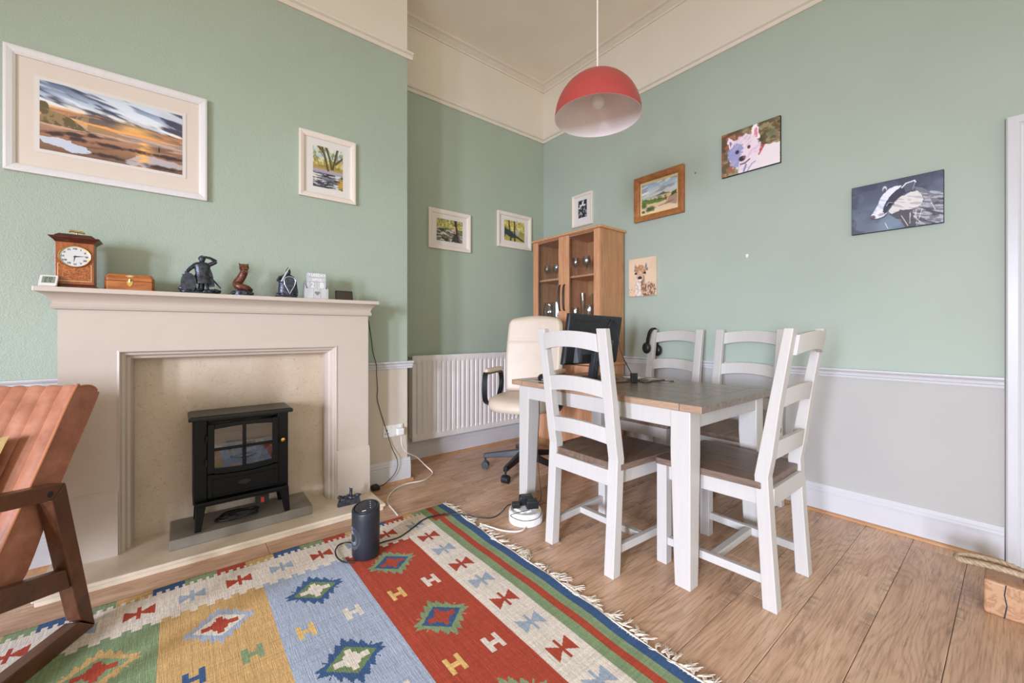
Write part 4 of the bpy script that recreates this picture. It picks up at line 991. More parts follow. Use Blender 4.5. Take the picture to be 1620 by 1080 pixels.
obj('cornice', MB().loft([sq(.001, 1.494), sq(.004, 1.500), sq(.018, 1.514), sq(.019, 1.518), sq(.004, 1.519), sq(.002, 1.524), sq(-.010, 1.534)]), 'clock_dark', ck)
cx_, cz_ = -.3635, 1.432
def disc(rx_, rz_, y0, y1, n=48): 
    return MB().loft([[(cx_+rx_*math.cos(2*PI*i/n), y, cz_+rz_*math.sin(2*PI*i/n)) for i in range(n)] for y in (y0, y1)])
bz = MB(); n = 48; rings = []
for r, y in ((1.0, 2.664), (1.0, 2.659), (.97, 2.656), (.92, 2.657), (.90, 2.661), (.90, 2.664)): rings.append([(cx_+.0525*r*math.cos(2*PI*i/n), y, cz_+.0495*r*math.sin(2*PI*i/n)) for i in range(n)])
obj('bezel', bz.loft(rings, caps=False), 'brass', ck, smooth=50)
dl = obj('dial', disc(.0475, .0447, 2.6625, 2.6635), 'dial', ck)
for i, s_ in enumerate(('XII', 'I', 'II', 'III', 'IIII', 'V', 'VI', 'VII', 'VIII', 'IX', 'X', 'XI')):
    a = PI/2-2*PI*i/12; text('numeral', s_, .0115, (cx_+.0372*math.cos(a)+.362, 2.6618-2.705, cz_+.0345*math.sin(a)-MZ), (PI/2, 0, 0), 'dark_letter', ck)
def hand(a, l, w, y): return MB().prism([(cx_-w*math.sin(a), cz_+w*math.cos(a)), (cx_+l*math.cos(a), cz_+l*math.sin(a)), (cx_+w*math.sin(a), cz_-w*math.cos(a)), (cx_-.006*math.cos(a), cz_-.006*math.sin(a))], 'y', y, y+.0006)
obj('hour_hand', hand(R(8), .024, .0032, 2.6605), 'dark_letter', ck); obj('minute_hand', hand(R(5), .036, .0018, 2.6595), 'dark_letter', ck); obj('alarm_hand', hand(R(-98), .026, .0018, 2.6612), 'dark_letter', ck)
mb = MB(); pz = [(-.414, 1.325), (-.313, 1.325), (-.313, 1.398)]
for i in range(11): a = R(-22-136*i/10); pz.append((cx_+.0545*math.cos(a), cz_+.0510*math.sin(a)))
pz.append((-.414, 1.398)); obj('burl_panel', mb.prism(pz, 'y', 2.6638, 2.6652), 'burl', ck)
mb = MB()
for q in ((-.4165, -.4145, 1.323, 1.40), (-.3125, -.3105, 1.323, 1.40), (-.4165, -.3105, 1.3215, 1.3235)): mb.box(q[0], q[1], 2.6634, 2.6652, q[2], q[3])
obj('stringing', mb, 'inlay', ck)
mb = MB().tube([(-.362, 2.700, 1.532), (-.362, 2.700, 1.546)], .003, 8).tube(spline([(-.388, 2.698, 1.547), (-.378, 2.698, 1.552), (-.362, 2.698, 1.549), (-.346, 2.698, 1.549), (-.336, 2.698, 1.544)], 4), [.0025]+[.0045]*15+[.0025]*2, 8); obj('handle', mb, 'brass', ck, smooth=60)
th = thing('thermometer', 'small white digital thermometer leaning in front of the mantel clock', 'thermometer', (-.436, 2.635, MZ))
mb = MB(); A = Matrix.Translation((-.4385, 2.618, MZ+.002)) @ Matrix.Rotation(R(-40), 4, 'X'); sh = Matrix.Shear('XY', 4, (0, 0)) 
mb.tm = A; mb.prism([(x, z) for x, z in rounded(-.027, .027, 0, .062, .005)], 'y', -.004, .010); obj('casing', mb, 'white_plastic', th, bevel=.0015)
mb = MB(); mb.tm = A; mb.box(-.019, .019, -.0048, -.0038, .014, .052); obj('display', mb, 'lcd', th)
mb = MB(); mb.tm = A
def seg7(mb, x, z, w, h, s):
    t = .0012
    S7 = {'a': (x, x+w, z+h-t, z+h), 'g': (x, x+w, z+h/2-t/2, z+h/2+t/2), 'd': (x, x+w, z, z+t), 'f': (x, x+t, z+h/2, z+h), 'b': (x+w-t, x+w, z+h/2, z+h), 'e': (x, x+t, z, z+h/2), 'c': (x+w-t, x+w, z, z+h/2)}
    for k in s: mb.box(S7[k][0], S7[k][1], -.0054, -.0047, S7[k][2], S7[k][3])
seg7(mb, -.011, .034, .008, .014, 'abged'); seg7(mb, .002, .034, .008, .014, 'abcdef'); seg7(mb, -.011, .018, .006, .011, 'afgcd'); seg7(mb, .002, .018, .006, .011, 'fgbc')
obj('digits', mb, 'dark_letter', th)
mb = MB(); mb.box(-.4385-.012, -.4385+.012, 2.640, 2.668, MZ, MZ+.006); obj('kick_stand', mb, 'white_plastic', th)
bx = thing('trinket_box', 'polished wooden box with brass clasp and shell inlay on the mantel', 'box', (-.183, 2.695, MZ))
def oct_(x0, x1, z): 
    e = .010; return [(x0, 2.672, z), (x1, 2.672, z), (x1+e, 2.695, z), (x1, 2.745, z), (x0, 2.745, z), (x0-e, 2.695, z)]
obj('base', MB().loft([oct_(-.262, -.104, MZ), oct_(-.262, -.104, MZ+.045)]), 'box_wood', bx, bevel=.001)
obj('lid', MB().loft([oct_(-.262, -.104, MZ+.0465), oct_(-.262, -.104, MZ+.060), [(x, 2.672+.010+(y-2.672)*.78, MZ+.078) for x, y, z in oct_(-.252, -.114, 0)]]), 'box_wood', bx, bevel=.001)
mb = MB(); mb.prism([(-.194, MZ+.046), (-.172, MZ+.046), (-.174, MZ+.030), (-.183, MZ+.018), (-.192, MZ+.030)], 'y', 2.6695, 2.6715).tube([(-.183, 2.668, MZ+.055), (-.183, 2.668, MZ+.04)], .004, 8); obj('clasp', mb, 'brass', bx)
mb = MB(); mb.tm = Matrix.Translation((-.183, 2.6765, MZ+.0692)) @ Matrix.Rotation(R(61), 4, 'X')
for r0, r1, z in ((.0, .006, .0013), (.008, .0095, .0012)):
    k = 24; mb.add([((r1 if q else r0)*1.5*math.cos(2*PI*i/k), (r1 if q else r0)*.75*math.sin(2*PI*i/k), z) for q in (0, 1) for i in range(k)], [(i, (i+1) % k, k+(i+1) % k, k+i) for i in range(k)])
obj('oval_inlay', mb, 'inlay', bx)
# figurines
def rocks(mb, n, x0, x1, y0, y1, z, r, seed):
    q = random.Random(seed)
    for i in range(n): mb.ball((q.uniform(x0, x1), q.uniform(y0, y1), z+q.random()*r*.6), r*q.uniform(.6, 1.1), r*q.uniform(.6, 1), r*q.uniform(.5, .9), 7, 4)
k = MB(); k.tm = Matrix.Translation((.083, 2.700, MZ))
k.loft([[(x, y, z) for x, y in superell(.080*e, .040*e, .8, 20)] for e, z in ((1, 0), (1, .006), (.92, .012))]); rocks(k, 20, -.07, .07, -.028, .03, .014, .014, 4)
k.tube([(.004, 0, .012), (.006, -.002, .05), (.004, 0, .095)], [.013, .011, .015]); k.tube([(.030, .004, .014), (.027, .003, .055), (.018, 0, .098)], [.013, .011, .016])   # legs
k.tube([(-.004, -.012, .018), (.004, 0, .016)], [.007, .012]); k.tube([(.036, -.012, .018), (.030, .002, .018)], [.007, .012])
rings = [[(x+.010, y, z) for x, y in superell(a, b, 1, 16)] for a, b, z in ((.041, .028, .056), (.035, .025, .085), (.028, .019, .110), (.033, .021, .135), (.038, .021, .152), (.029, .016, .165), (.010, .009, .171))]
k.loft(rings)
k.ball((.010, -.002, .182), .0135, .0145, .017, 12, 7); k.lathe([(.0155, 0), (.0165, .004), (.0145, .012), (.008, .019), (.001, .022)], (.010, -.001, .183), 12)
k.tube([(.036, 0, .155), (.064, -.004, .172), (.070, -.006, .178)], [.011, .010, .008]); k.tube([(.070, -.006, .178), (.045, -.012, .192), (.020, -.016, .196)], [.009, .007, .006]); k.box(.006, .024, -.022, -.010, .192, .199)  # saluting arm
k.tube([(-.016, 0, .154), (-.040, -.006, .130), (-.052, -.018, .112)], [.011, .009, .008]); k.ball((-.054, -.02, .108), .008)
k.tube([(-.054, -.02, .125), (-.054, -.02, .10)], .004, 6); k.box(-.072, -.036, -.024, -.018, .094, .098)
k.loft([[(-.046+.032*math.cos(2*PI*i/16), -.020-d, .056+.052*math.sin(2*PI*i/16)) for i in range(16)] for d in (0, .008)]); k.loft([[(x-.046, y, z) for x, y in superell(a, b, .9, 14)] for a, b, z in ((.036, .026, .01), (.030, .022, .06), (.022, .016, .10))]); rocks(k, 12, -.078, -.03, -.02, .02, .02, .016, 14); rocks(k, 10, .03, .085, -.02, .02, .014, .013, 15)  # round shield
k.tube([(.046, .012, .095), (.092, .020, .038)], [.005, .003], 6)   # scabbard
k.loft([[(.010, .010+.014*i, .04), (.066, .008+.014*i, .046), (.056, .010+.012*i, .110), (.040, .006+.012*i, .155), (.0, .008+.012*i, .158)] for i in (0, 1)])  # cloak
tag(obj('knight_figurine', k, 'bronze', smooth=45), 'dark bronze figurine of an armoured sentry shading his eyes, on the mantel', 'figurine')
k = MB(); k.tm = Matrix.Translation((.272, 2.700, MZ))
sk = thing('serpent_figurine', 'red brown serpent bust with open jaws on a black base, on the mantel', 'figurine', (.272, 2.700, MZ))
k.lathe([(.001, 0), (.048, 0), (.050, .014), (.046, .028), (.030, .033), (.001, .033)], n=20, sy=.75)
for i in range(10): a = 2*PI*i/10; k.ball((.047*math.cos(a), .035*math.sin(a), .016), .008)
obj('base', k, 'bronze', sk, smooth=45)
k = MB(); k.tm = Matrix.Translation((.272, 2.700, MZ))
sp = spline([(.040, .012, .036), (.018, -.020, .044), (-.016, -.016, .052), (-.024, .006, .070), (-.008, .004, .098), (.004, -.002, .125), (.008, -.004, .146)], 6)
k.tube(sp, [.012+.010*min(1, i/14)-.004*max(0, (i-20)/16) for i in range(len(sp))], 12)
k.loft([[(.006+rx__*math.cos(2*PI*i/14), -.006+y, z+rz__*math.sin(2*PI*i/14)) for i in range(14)] for y, z, rx__, rz__ in ((.022, .156, .010, .010), (.008, .156, .022, .022), (-.006, .160, .024, .018), (-.024, .164, .019, .012), (-.036, .164, .010, .007))])
k.loft([[(.006+rx__*math.cos(2*PI*i/12), -.006+y, z+rz__*math.sin(2*PI*i/12)) for i in range(12)] for y, z, rx__, rz__ in ((.004, .142, .018, .010), (-.012, .132, .018, .007), (-.028, .126, .011, .005), (-.034, .126, .004, .003))])
for s_ in (-1, 1): k.tube([(.006+s_*.018, .0, .172), (.006+s_*.022, .004, .184)], [.005, .001], 6); k.ball((.006+s_*.014, -.022, .172), .004)
for s_ in (-1, -.4, .4, 1): k.tube([(.006+s_*.011, -.034, .158), (.006+s_*.011, -.034, .148)], [.0022, .0004], 5); k.tube([(.006+s_*.010, -.030, .130), (.006+s_*.010, -.031, .138)], [.002, .0004], 5)
obj('serpent', k, 'bronze_brown', sk, smooth=45)
obj('mouth_dark_fill', MB().ball((.278, 2.676, MZ+.146), .0150, .012, .0115, 12, 7), 'black', sk, smooth=60, label='black fill for the dark inside the mouth')  # black ball stands in for the shade between the jaws
mb = MB()
for s_ in (-1, -.35, .35, 1): mb.tube([(.278+s_*.010, 2.664, MZ+.156), (.278+s_*.010, 2.662, MZ+.145)], [.0024, .0004], 5); mb.tube([(.278+s_*.008, 2.668, MZ+.135), (.278+s_*.008, 2.664, MZ+.143)], [.0022, .0004], 5)
obj('fangs', mb, 'oak_frame', sk)
sk = thing('shield_figurine', 'dark hooded warrior figurine behind a kite shield with raised sword, on the mantel', 'figurine', (.487, 2.700, MZ))
k = MB(); k.tm = Matrix.Translation((.487, 2.700, MZ))
k.loft([[(x, y, z) for x, y in superell(.060*e, .036*e, .8, 20)] for e, z in ((1, 0), (1, .008), (.85, .018))]); rocks(k, 16, -.05, .05, -.022, .026, .016, .013, 8)
k.loft([[(x+.006, y+.004, z) for x, y in superell(a, b, 1, 16)] for a, b, z in ((.048, .028, .012), (.046, .026, .07), (.043, .024, .105), (.036, .020, .128), (.018, .014, .140), (.008, .008, .144))])
k.ball((.010, -.002, .150), .013, .014, .016, 12, 7); k.lathe([(.014, 0), (.012, .012), (.004, .026), (.001, .030)], (.010, -.002, .152), 12)
k.tube([(-.030, 0, .120), (-.044, -.014, .100), (-.032, -.024, .092)], [.011, .009, .007]); k.tube([(.044, .006, .10), (.050, .010, .03)], [.012, .016])
obj('warrior', k, 'bronze', sk, smooth=45)
k = MB(); k.tm = Matrix.Translation((.487, 2.700, MZ)); pr = []
for i in range(9): a = R(180*i/8); pr.append((.012+.030*math.cos(a), .098+.026*math.sin(a)))
pr += [(-.014, .075), (.004, .040), (.012, .022), (.020, .040), (.038, .075)]
k.prism(pr, 'y', -.036, -.030); obj('kite_shield', k, 'bronze', sk, bevel=.002)
k = MB(); k.tm = Matrix.Translation((.487, 2.700, MZ)); k.tube([pp for pp in [Vector((x, -.037, z)) for x, z in pr]]+[Vector((pr[0][0], -.037, pr[0][1]))], .0018, 5)
k.loft([[(-.036, -.040, .094), (-.032, -.042, .092), (-.028, -.040, .090), (-.032, -.038, .092)], [(.002, -.040, .168), (.005, -.042, .167), (.008, -.040, .166), (.005, -.038, .167)], [(.0105, -.040, .182), (.0106, -.0402, .182), (.0107, -.040, .182), (.0106, -.0398, .182)]])
obj('sword', k, 'bright_steel', sk, label='bright silver sword and shield rim')
# perpetual calendar: grey wooden stand with four blocks
cl = thing('perpetual_calendar', 'grey wooden block calendar reading TUESDAY APRIL 28 on the mantel', 'calendar', (.645, 2.69, MZ))
mb = MB()
def heart(cx, cz, s, n=24):
    o = []
    for i in range(n):
        t = 2*PI*i/n; o.append((cx+s*16*math.sin(t)**3/16, cz+s*(13*math.cos(t)-5*math.cos(2*t)-2*math.cos(3*t)-math.cos(4*t))/16))
    return o
X0, X1, Y0 = .590, .705, 2.664
for i in range(3):
    a = X0+(X1-X0)*i/3+.0006; b_ = X0+(X1-X0)*(i+1)/3-.0006
    obj('front_slat', MB().box(a, b_, Y0, Y0+.006, MZ, MZ+.063), 'grey_wood', cl, bevel=.0006)
mb = MB().prism(heart(.6475, MZ+.036, .0145), 'y', Y0-.0012, Y0+.001); obj('heart_cutout', mb, 'slate', cl, label='dark heart shape')
obj('side_panel', MB().prism([(Y0, MZ), (Y0+.062, MZ), (Y0+.062, MZ+.095), (Y0+.05, MZ+.095), (Y0+.006, MZ+.066), (Y0, MZ+.063)], 'x', X0-.006, X0-.0003), 'grey_wood', cl)
obj('side_panel', MB().prism([(Y0, MZ), (Y0+.062, MZ), (Y0+.062, MZ+.095), (Y0+.05, MZ+.095), (Y0+.006, MZ+.066), (Y0, MZ+.063)], 'x', X1+.0003, X1+.006), 'grey_wood', cl)
obj('rear_panel', MB().box(X0, X1, Y0+.050, Y0+.060, MZ, MZ+.10), 'grey_wood', cl)
yb0, yb1 = Y0+.0065, Y0+.0495
obj('day_block', MB().box(X0+.007, X1-.007, yb0, yb1, MZ+.131, MZ+.157), 'grey_wood', cl, bevel=.001)
obj('month_block', MB().box(X0+.007, X1-.007, yb0, yb1, MZ+.1045, MZ+.1305), 'grey_wood', cl, bevel=.001)
for a, b_ in ((X0+.007, .6472), (.6478, X1-.007)): obj('number_block', MB().box(a, b_, yb0, yb1, MZ+.056, MZ+.104), 'grey_wood', cl, bevel=.001)
q = (PI/2, 0, 0)
for s_, sz, x, z in (('TUESDAY', .0225, .6475, .1435), ('APRIL', .0225, .6475, .1165), ('2', .046, .6225, .084), ('8', .046, .6755, .084)):
    text('lettering', s_, sz, (x-.645, yb0-.0006-2.69, z), q, 'white_letter', cl)
dv = thing('small_display', 'little black tilted display at the end of the mantel shelf', 'display', (.808, 2.69, MZ))
A = Matrix.Translation((.808, 2.668, MZ)) @ Matrix.Rotation(R(-12), 4, 'X')
mb = MB(); mb.tm = A; mb.prism(rounded(-.052, .052, 0, .062, .003), 'y', 0, .010); obj('casing', mb, 'black_plastic', dv)
mb = MB(); mb.tm = A; mb.box(-.046, .046, -.0008, .0002, .006, .056); obj('screen', mb, 'screen', dv)
obj('rear_foot', MB().box(.785, .831, 2.676, 2.70, MZ, MZ+.012), 'black_plastic', dv)

# ------------------------------------------------------------------ desk end of the table: monitor, mouse, leads, papers
mo = thing('monitor', 'black computer monitor seen from behind on the far half of the table', 'monitor', (2.10, 1.745, TZ))
A = Matrix.Translation((2.095, 1.765, .895)) @ Matrix.Rotation(R(2.5), 4, 'Z') @ Matrix.Rotation(R(9), 4, 'X') @ Matrix.Rotation(R(1.2), 4, 'Y')
def mo_part(nm, mb, mat, **kw): return obj(nm, mb, mat, mo, **kw)
mb = MB(); mb.tm = A; W2 = .278
mb.loft([[(-W2, .018, -.010), (W2, .018, -.010), (W2, .018, .308), (-W2, .018, .308)], [(-W2, -.004, -.010), (W2, -.004, -.010), (W2, -.004, .308), (-W2, -.004, .308)], [(-W2+.010, -.018, .004), (W2-.010, -.018, .004), (W2-.010, -.012, .292), (-W2+.010, -.012, .292)]]); mo_part('casing', mb, 'black_plastic', bevel=.003)
mb = MB(); mb.tm = A; mb.box(-W2+.014, W2-.014, .0182, .0190, .010, .292); mo_part('screen', mb, 'screen')
mb = MB(); mb.tm = A; mb.loft([[(-.20, -.016, .000), (.20, -.016, .000), (.20, -.016, .150), (-.20, -.016, .150)], [(-.18, -.046, .008), (.18, -.046, .008), (.16, -.040, .125), (-.16, -.040, .125)]]); mo_part('rear_bulge', mb, 'monitor_grey', bevel=.003)
mb = MB(); mb.tm = A; mb.box(-W2+.05, W2-.05, -.0165, -.0150, .268, .274); mo_part('vent_line', mb, 'black')
mb = MB(); mb.tm = A; mb.box(-.15, .15, -.0478, -.030, .012, .062); mo_part('port_recess', mb, 'black')
mb = MB(); mb.tm = A
for i in range(7): mb.box(-.09+i*.017, -.079+i*.017, -.052, -.044, .014, .028)
mo_part('port_row', mb, 'black')
mb = MB().loft([[(2.060-.030, 1.700, TZ+.012), (2.060+.030, 1.700, TZ+.012), (2.060+.030, 1.735, TZ+.012), (2.060-.030, 1.735, TZ+.012)], [(2.060-.028, 1.672, .965), (2.060+.028, 1.672, .965), (2.060+.028, 1.715, .965), (2.060-.028, 1.715, .965)]]); mo_part('stand_column', mb, 'monitor_grey', bevel=.004)
mb = MB().tube([(2.060, 1.68, .955), (2.060, 1.725, .955)], .028, 16); mo_part('hinge', mb, 'charcoal', smooth=40)
mb = MB().prism([(x+2.060, y+1.735) for x, y in superell(.14, .10, .7, 28)], 'z', TZ+.001, TZ+.013); mo_part('stand_base', mb, 'black_plastic', bevel=.003)
for pts in ([(2.03, 1.695, .915), (2.04, 1.67, .85), (2.00, 1.65, .81), (1.95, 1.66, TZ+.004)], [(2.07, 1.69, .915), (2.06, 1.65, .86), (2.10, 1.63, .82), (2.16, 1.60, TZ+.004)], [(2.10, 1.69, .918), (2.07, 1.66, .85), (2.02, 1.62, .80), (2.00, 1.55, TZ+.004)]):
    mo_part('monitor_lead', MB().tube(spline(pts, 6), .0028, 6), 'cord_black', smooth=60)
mo_part('monitor_lead', MB().tube(spline([(2.225, 1.735, 1.10), (2.235, 1.71, 1.16), (2.26, 1.72, 1.175), (2.29, 1.71, 1.14), (2.295, 1.695, 1.06), (2.305, 1.68, .96), (2.30, 1.62, .86), (2.285, 1.56, TZ+.004)], 7), .0028, 6), 'cord_black', smooth=60)
tag(obj('webcam', MB().ball((1.945, 1.70, TZ+.016), .035, .022, .0155, 14, 7).box(1.915, 1.975, 1.685, 1.715, TZ+.0002, TZ+.02), 'charcoal', bevel=.004, smooth=50), 'dark grey device lying on the table in front of the monitor base', 'device')
ms = thing('computer_mouse', 'black and silver computer mouse on a pale mat at the table end', 'mouse', (1.765, 1.880, TZ))
mb = MB(); mb.tm = Matrix.Translation((1.772, 1.878, TZ+.0025)) @ Matrix.Rotation(R(-38), 4, 'Z')
rings = [[(x, y, z) for x, y in superell(.030*k, .055*k2, .8, 24)] for k, k2, z in ((.95, .97, 0), (1, 1, .008), (.93, .92, .022), (.7, .7, .034), (.3, .35, .039))]; obj('mouse_body', mb.loft(rings), 'black', ms, smooth=60)
mb = MB(); mb.tm = Matrix.Translation((1.772, 1.878, TZ+.0025)) @ Matrix.Rotation(R(-38), 4, 'Z'); mb.tube(spline([(-.031, -.03, .012), (-.030, .0, .020), (-.022, .030, .024), (0, .050, .018)], 5), .0024, 6); obj('silver_trim', mb, 'steel', ms, smooth=60)
mb = MB(); mb.loft([[(1.725+.17*i, 1.83+.11*j, TZ+.0003) for i, j in ((0, 0), (1, 0), (1, 1), (0, 1))], [(1.725+.17*i, 1.83+.11*j, TZ+.0022) for i, j in ((0, 0), (1, 0), (1, 1), (0, 1))]]); tag(obj('mouse_mat', mb, 'lightpad'), 'pale mouse mat under the computer mouse', 'mat')
ad = thing('power_brick', 'upright black charger block standing on the table among black leads', 'charger', (2.125, 1.455, TZ))
mb = MB(); mb.tm = Matrix.Translation((2.125, 1.455, TZ)) @ Matrix.Rotation(R(50), 4, 'Z'); mb.box(-.020, .020, -.018, .018, .0003, .060); obj('charger_case', mb, 'black_plastic', ad, bevel=.003)
mb = MB(); mb.tm = Matrix.Translation((2.125, 1.455, TZ)) @ Matrix.Rotation(R(50), 4, 'Z'); mb.box(-.020, .020, -.018, .018, .0605, .063); obj('charger_face', mb, 'steel', ad)
lead('table_lead', [(1.98, 1.62, TZ+.004), (1.99, 1.54, TZ+.004), (2.05, 1.50, TZ+.004), (2.12, 1.485, TZ+.004)], .0032, 'cord_black', 'black lead on the table between monitor and charger block')
lead('table_lead', [(2.15, 1.45, TZ+.004), (2.19, 1.47, TZ+.005), (2.16, 1.41, TZ+.004), (2.20, 1.39, TZ+.004), (2.24, 1.41, TZ+.005), (2.33, 1.36, TZ+.004), (2.36, 1.33, TZ+.004)], .0032, 'cord_black', 'black lead trailing over the table past the charger block to the papers')
lead('table_lead', [(2.20, 1.56, TZ+.004), (2.26, 1.50, TZ+.004), (2.30, 1.43, TZ+.0065), (2.35, 1.385, TZ+.0065)], .0030, 'cord_black', 'black lead lying across the white papers on the table')
def sheet(x, y, w, h, a, z, lab):
    mb = MB(); mb.tm = Matrix.Translation((x, y, z)) @ Matrix.Rotation(R(a), 4, 'Z'); mb.box(-w/2, w/2, -h/2, h/2, .0003, .0012)
    tag(obj('paper_sheet', mb, 'paper'), lab, 'paper')
sheet(2.350, 1.450, .11, .21, 4, TZ, 'white sheet of paper at the wall side of the table top'); sheet(2.375, 1.60, .10, .16, -12, TZ, 'white sheet of paper half behind the hanging headphones on the table')
# headphones over the chair post
hp = thing('headphones', 'black over ear headphones hanging over the back of a white dining chair', 'headphones', (2.945, 1.835, 1.09))
pts = spline([(2.912, 1.868, .998), (2.912, 1.862, 1.04), (2.924, 1.852, 1.095), (2.958, 1.842, 1.122), (2.996, 1.846, 1.095), (3.006, 1.848, 1.03), (3.006, 1.846, .985)], 6)
rings = []
for i, p in enumerate(pts):
    t = (pts[min(i+1, len(pts)-1)]-pts[max(0, i-1)]).normalized(); w = Vector((.25, 1, 0)).normalized(); nn = t.cross(w).normalized(); h = .0035
    rings.append([p+w*.017+nn*h, p-w*.017+nn*h, p-w*.017-nn*h, p+w*.017-nn*h])
obj('headband', MB().loft(rings), 'black', hp, bevel=.002)
for c, a in (((2.902, 1.872, .962), R(-12)), ((3.004, 1.838, .942), R(-12))):
    mb = MB(); mb.tm = Matrix.Translation(c) @ Matrix.Rotation(a, 4, 'Z') @ Matrix.Rotation(PI/2, 4, 'Y'); mb.lathe([(.001, -.018), (.034, -.017), (.043, -.009), (.046, .002), (.043, .012), (.028, .015), (.001, .010)], n=24, sy=.80); obj('ear_cup', mb, 'black', hp, smooth=50)
# wall hook
tag(obj('picture_hook', MB().lathe([(.001, 0), (.009, 0), (.008, .004), (.001, .005)], n=12).box(-.014, .010, -.006, .006, 0, .003), 'white_plastic', smooth=40), 'small white adhesive hook alone on the green wall below the terrier picture', 'hook')
h_ = bpy.data.objects['picture_hook']; h_.location = (WX, 1.179, 1.62); h_.rotation_euler = (0, -PI/2, 0)
tag(obj('picture_hook', MB().lathe([(.001, 0), (.007, 0), (.006, .004), (.001, .005)], n=12), 'brass', smooth=40), 'tiny nail in the green wall just beside the oak framed dune painting', 'nail')
h_ = bpy.data.objects['picture_hook.001']; h_.location = (WX, 1.545, 2.30); h_.rotation_euler = (0, -PI/2, 0); h_.name = 'wall_nail'
# ------------------------------------------------------------------ pictures: flat prints painted as vertex colours on fine grids
class Art:
    def __init__(s, nx, ny, seed=1):
        s.nx, s.ny = nx, ny; s.X, s.Y = np.meshgrid(np.linspace(0, 1, nx), np.linspace(0, 1, ny)); s.a = np.zeros((ny, nx, 3)); s.rs = np.random.RandomState(seed)
    def n(s, fx, fy, oc=3, ang=0):
        c, q = math.cos(ang), math.sin(ang); U = (s.X*c+s.Y*q)+3; V = (-s.X*q+s.Y*c)+3; out = 0; amp = 1; tot = 0
        for o in range(oc):
            g = s.rs.rand(64, 64); u = U*fx*2**o; v = V*fy*2**o; i = np.floor(u).astype(int); j = np.floor(v).astype(int); f = u-i; h = v-j; f = f*f*(3-2*f); h = h*h*(3-2*h)
            G = lambda a, b_: g[b_ % 64, a % 64]
            out = out+amp*((G(i, j)*(1-f)+G(i+1, j)*f)*(1-h)+(G(i, j+1)*(1-f)+G(i+1, j+1)*f)*h); tot += amp; amp *= .55
        return out/tot
    def put(s, m, c, al=1.0):
        m = np.asarray(m, float)*al; s.a = s.a*(1-m[..., None])+np.array(c, float)/255*m[..., None]
    def grad(s, stops):
        ys = [q[0] for q in stops]
        for k in range(3): s.a[..., k] = np.interp(s.Y, ys, [q[1][k]/255 for q in stops])
    def sm(s, v, e0, e1): t = np.clip((v-e0)/(e1-e0), 0, 1); return t*t*(3-2*t)
    def poly(s, pts, c, al=1.0, wob=0, f=18):
        x, y = s.X, s.Y
        if wob: x = x+(s.n(f, f, 2)-.5)*wob; y = y+(s.n(f, f, 2)-.5)*wob
        ins = np.zeros(x.shape, bool); n = len(pts)
        for i in range(n):
            (x0, y0), (x1, y1) = pts[i], pts[(i+1) % n]
            if y0 != y1: ins ^= ((y0 > y) != (y1 > y)) & (x < (x1-x0)*(y-y0)/(y1-y0)+x0)
        s.put(ins, c, al); return ins
    def ell(s, cx, cy, rx, ry, c, al=1.0, soft=.15, wob=0):
        d = np.sqrt(((s.X-cx)/rx)**2+((s.Y-cy)/ry)**2)
        if wob: d = d+(s.n(25, 25, 2)-.5)*wob
        s.put(1-s.sm(d, 1-soft, 1+soft), c, al)
    def line(s, pts, w, c, al=1.0, asp=1.0):
        for (x0, y0), (x1, y1) in zip(pts, pts[1:]):
            dx, dy = x1-x0, (y1-y0)*asp; t = np.clip(((s.X-x0)*dx+(s.Y-y0)*asp*dy)/(dx*dx+dy*dy+1e-9), 0, 1)
            d = np.hypot(s.X-x0-t*dx, (s.Y-y0)*asp-t*dy); s.put(1-s.sm(d, w*.6, w), c, al)
def art_mesh(art, w, h, mat, y, parent, nm='print', cx=0, cz=0):
    nx, ny = art.nx, art.ny; vs = np.zeros((ny, nx, 3)); vs[..., 0] = (art.X-.5)*w+cx; vs[..., 1] = y; vs[..., 2] = (.5-art.Y)*h+cz
    idx = np.arange(nx*ny).reshape(ny, nx); q = np.stack([idx[:-1, :-1], idx[1:, :-1], idx[1:, 1:], idx[:-1, 1:]], -1).reshape(-1, 4)
    me = bpy.data.meshes.new(nm); me.from_pydata(vs.reshape(-1, 3).tolist(), [], q.tolist())
    at = me.attributes.new('paint', 'FLOAT_COLOR', 'POINT'); c = np.ones((nx*ny, 4)); a = np.clip(art.a, 0, 1).reshape(-1, 3)
    c[:, :3] = np.where(a <= .04045, a/12.92, ((a+.055)/1.055)**2.4); at.data.foreach_set('color', c.ravel().astype(np.float32)); me.materials.append(M[mat]); me.update()
    o = bpy.data.objects.new(nm, me); COL.objects.link(o); o.parent = parent; return o
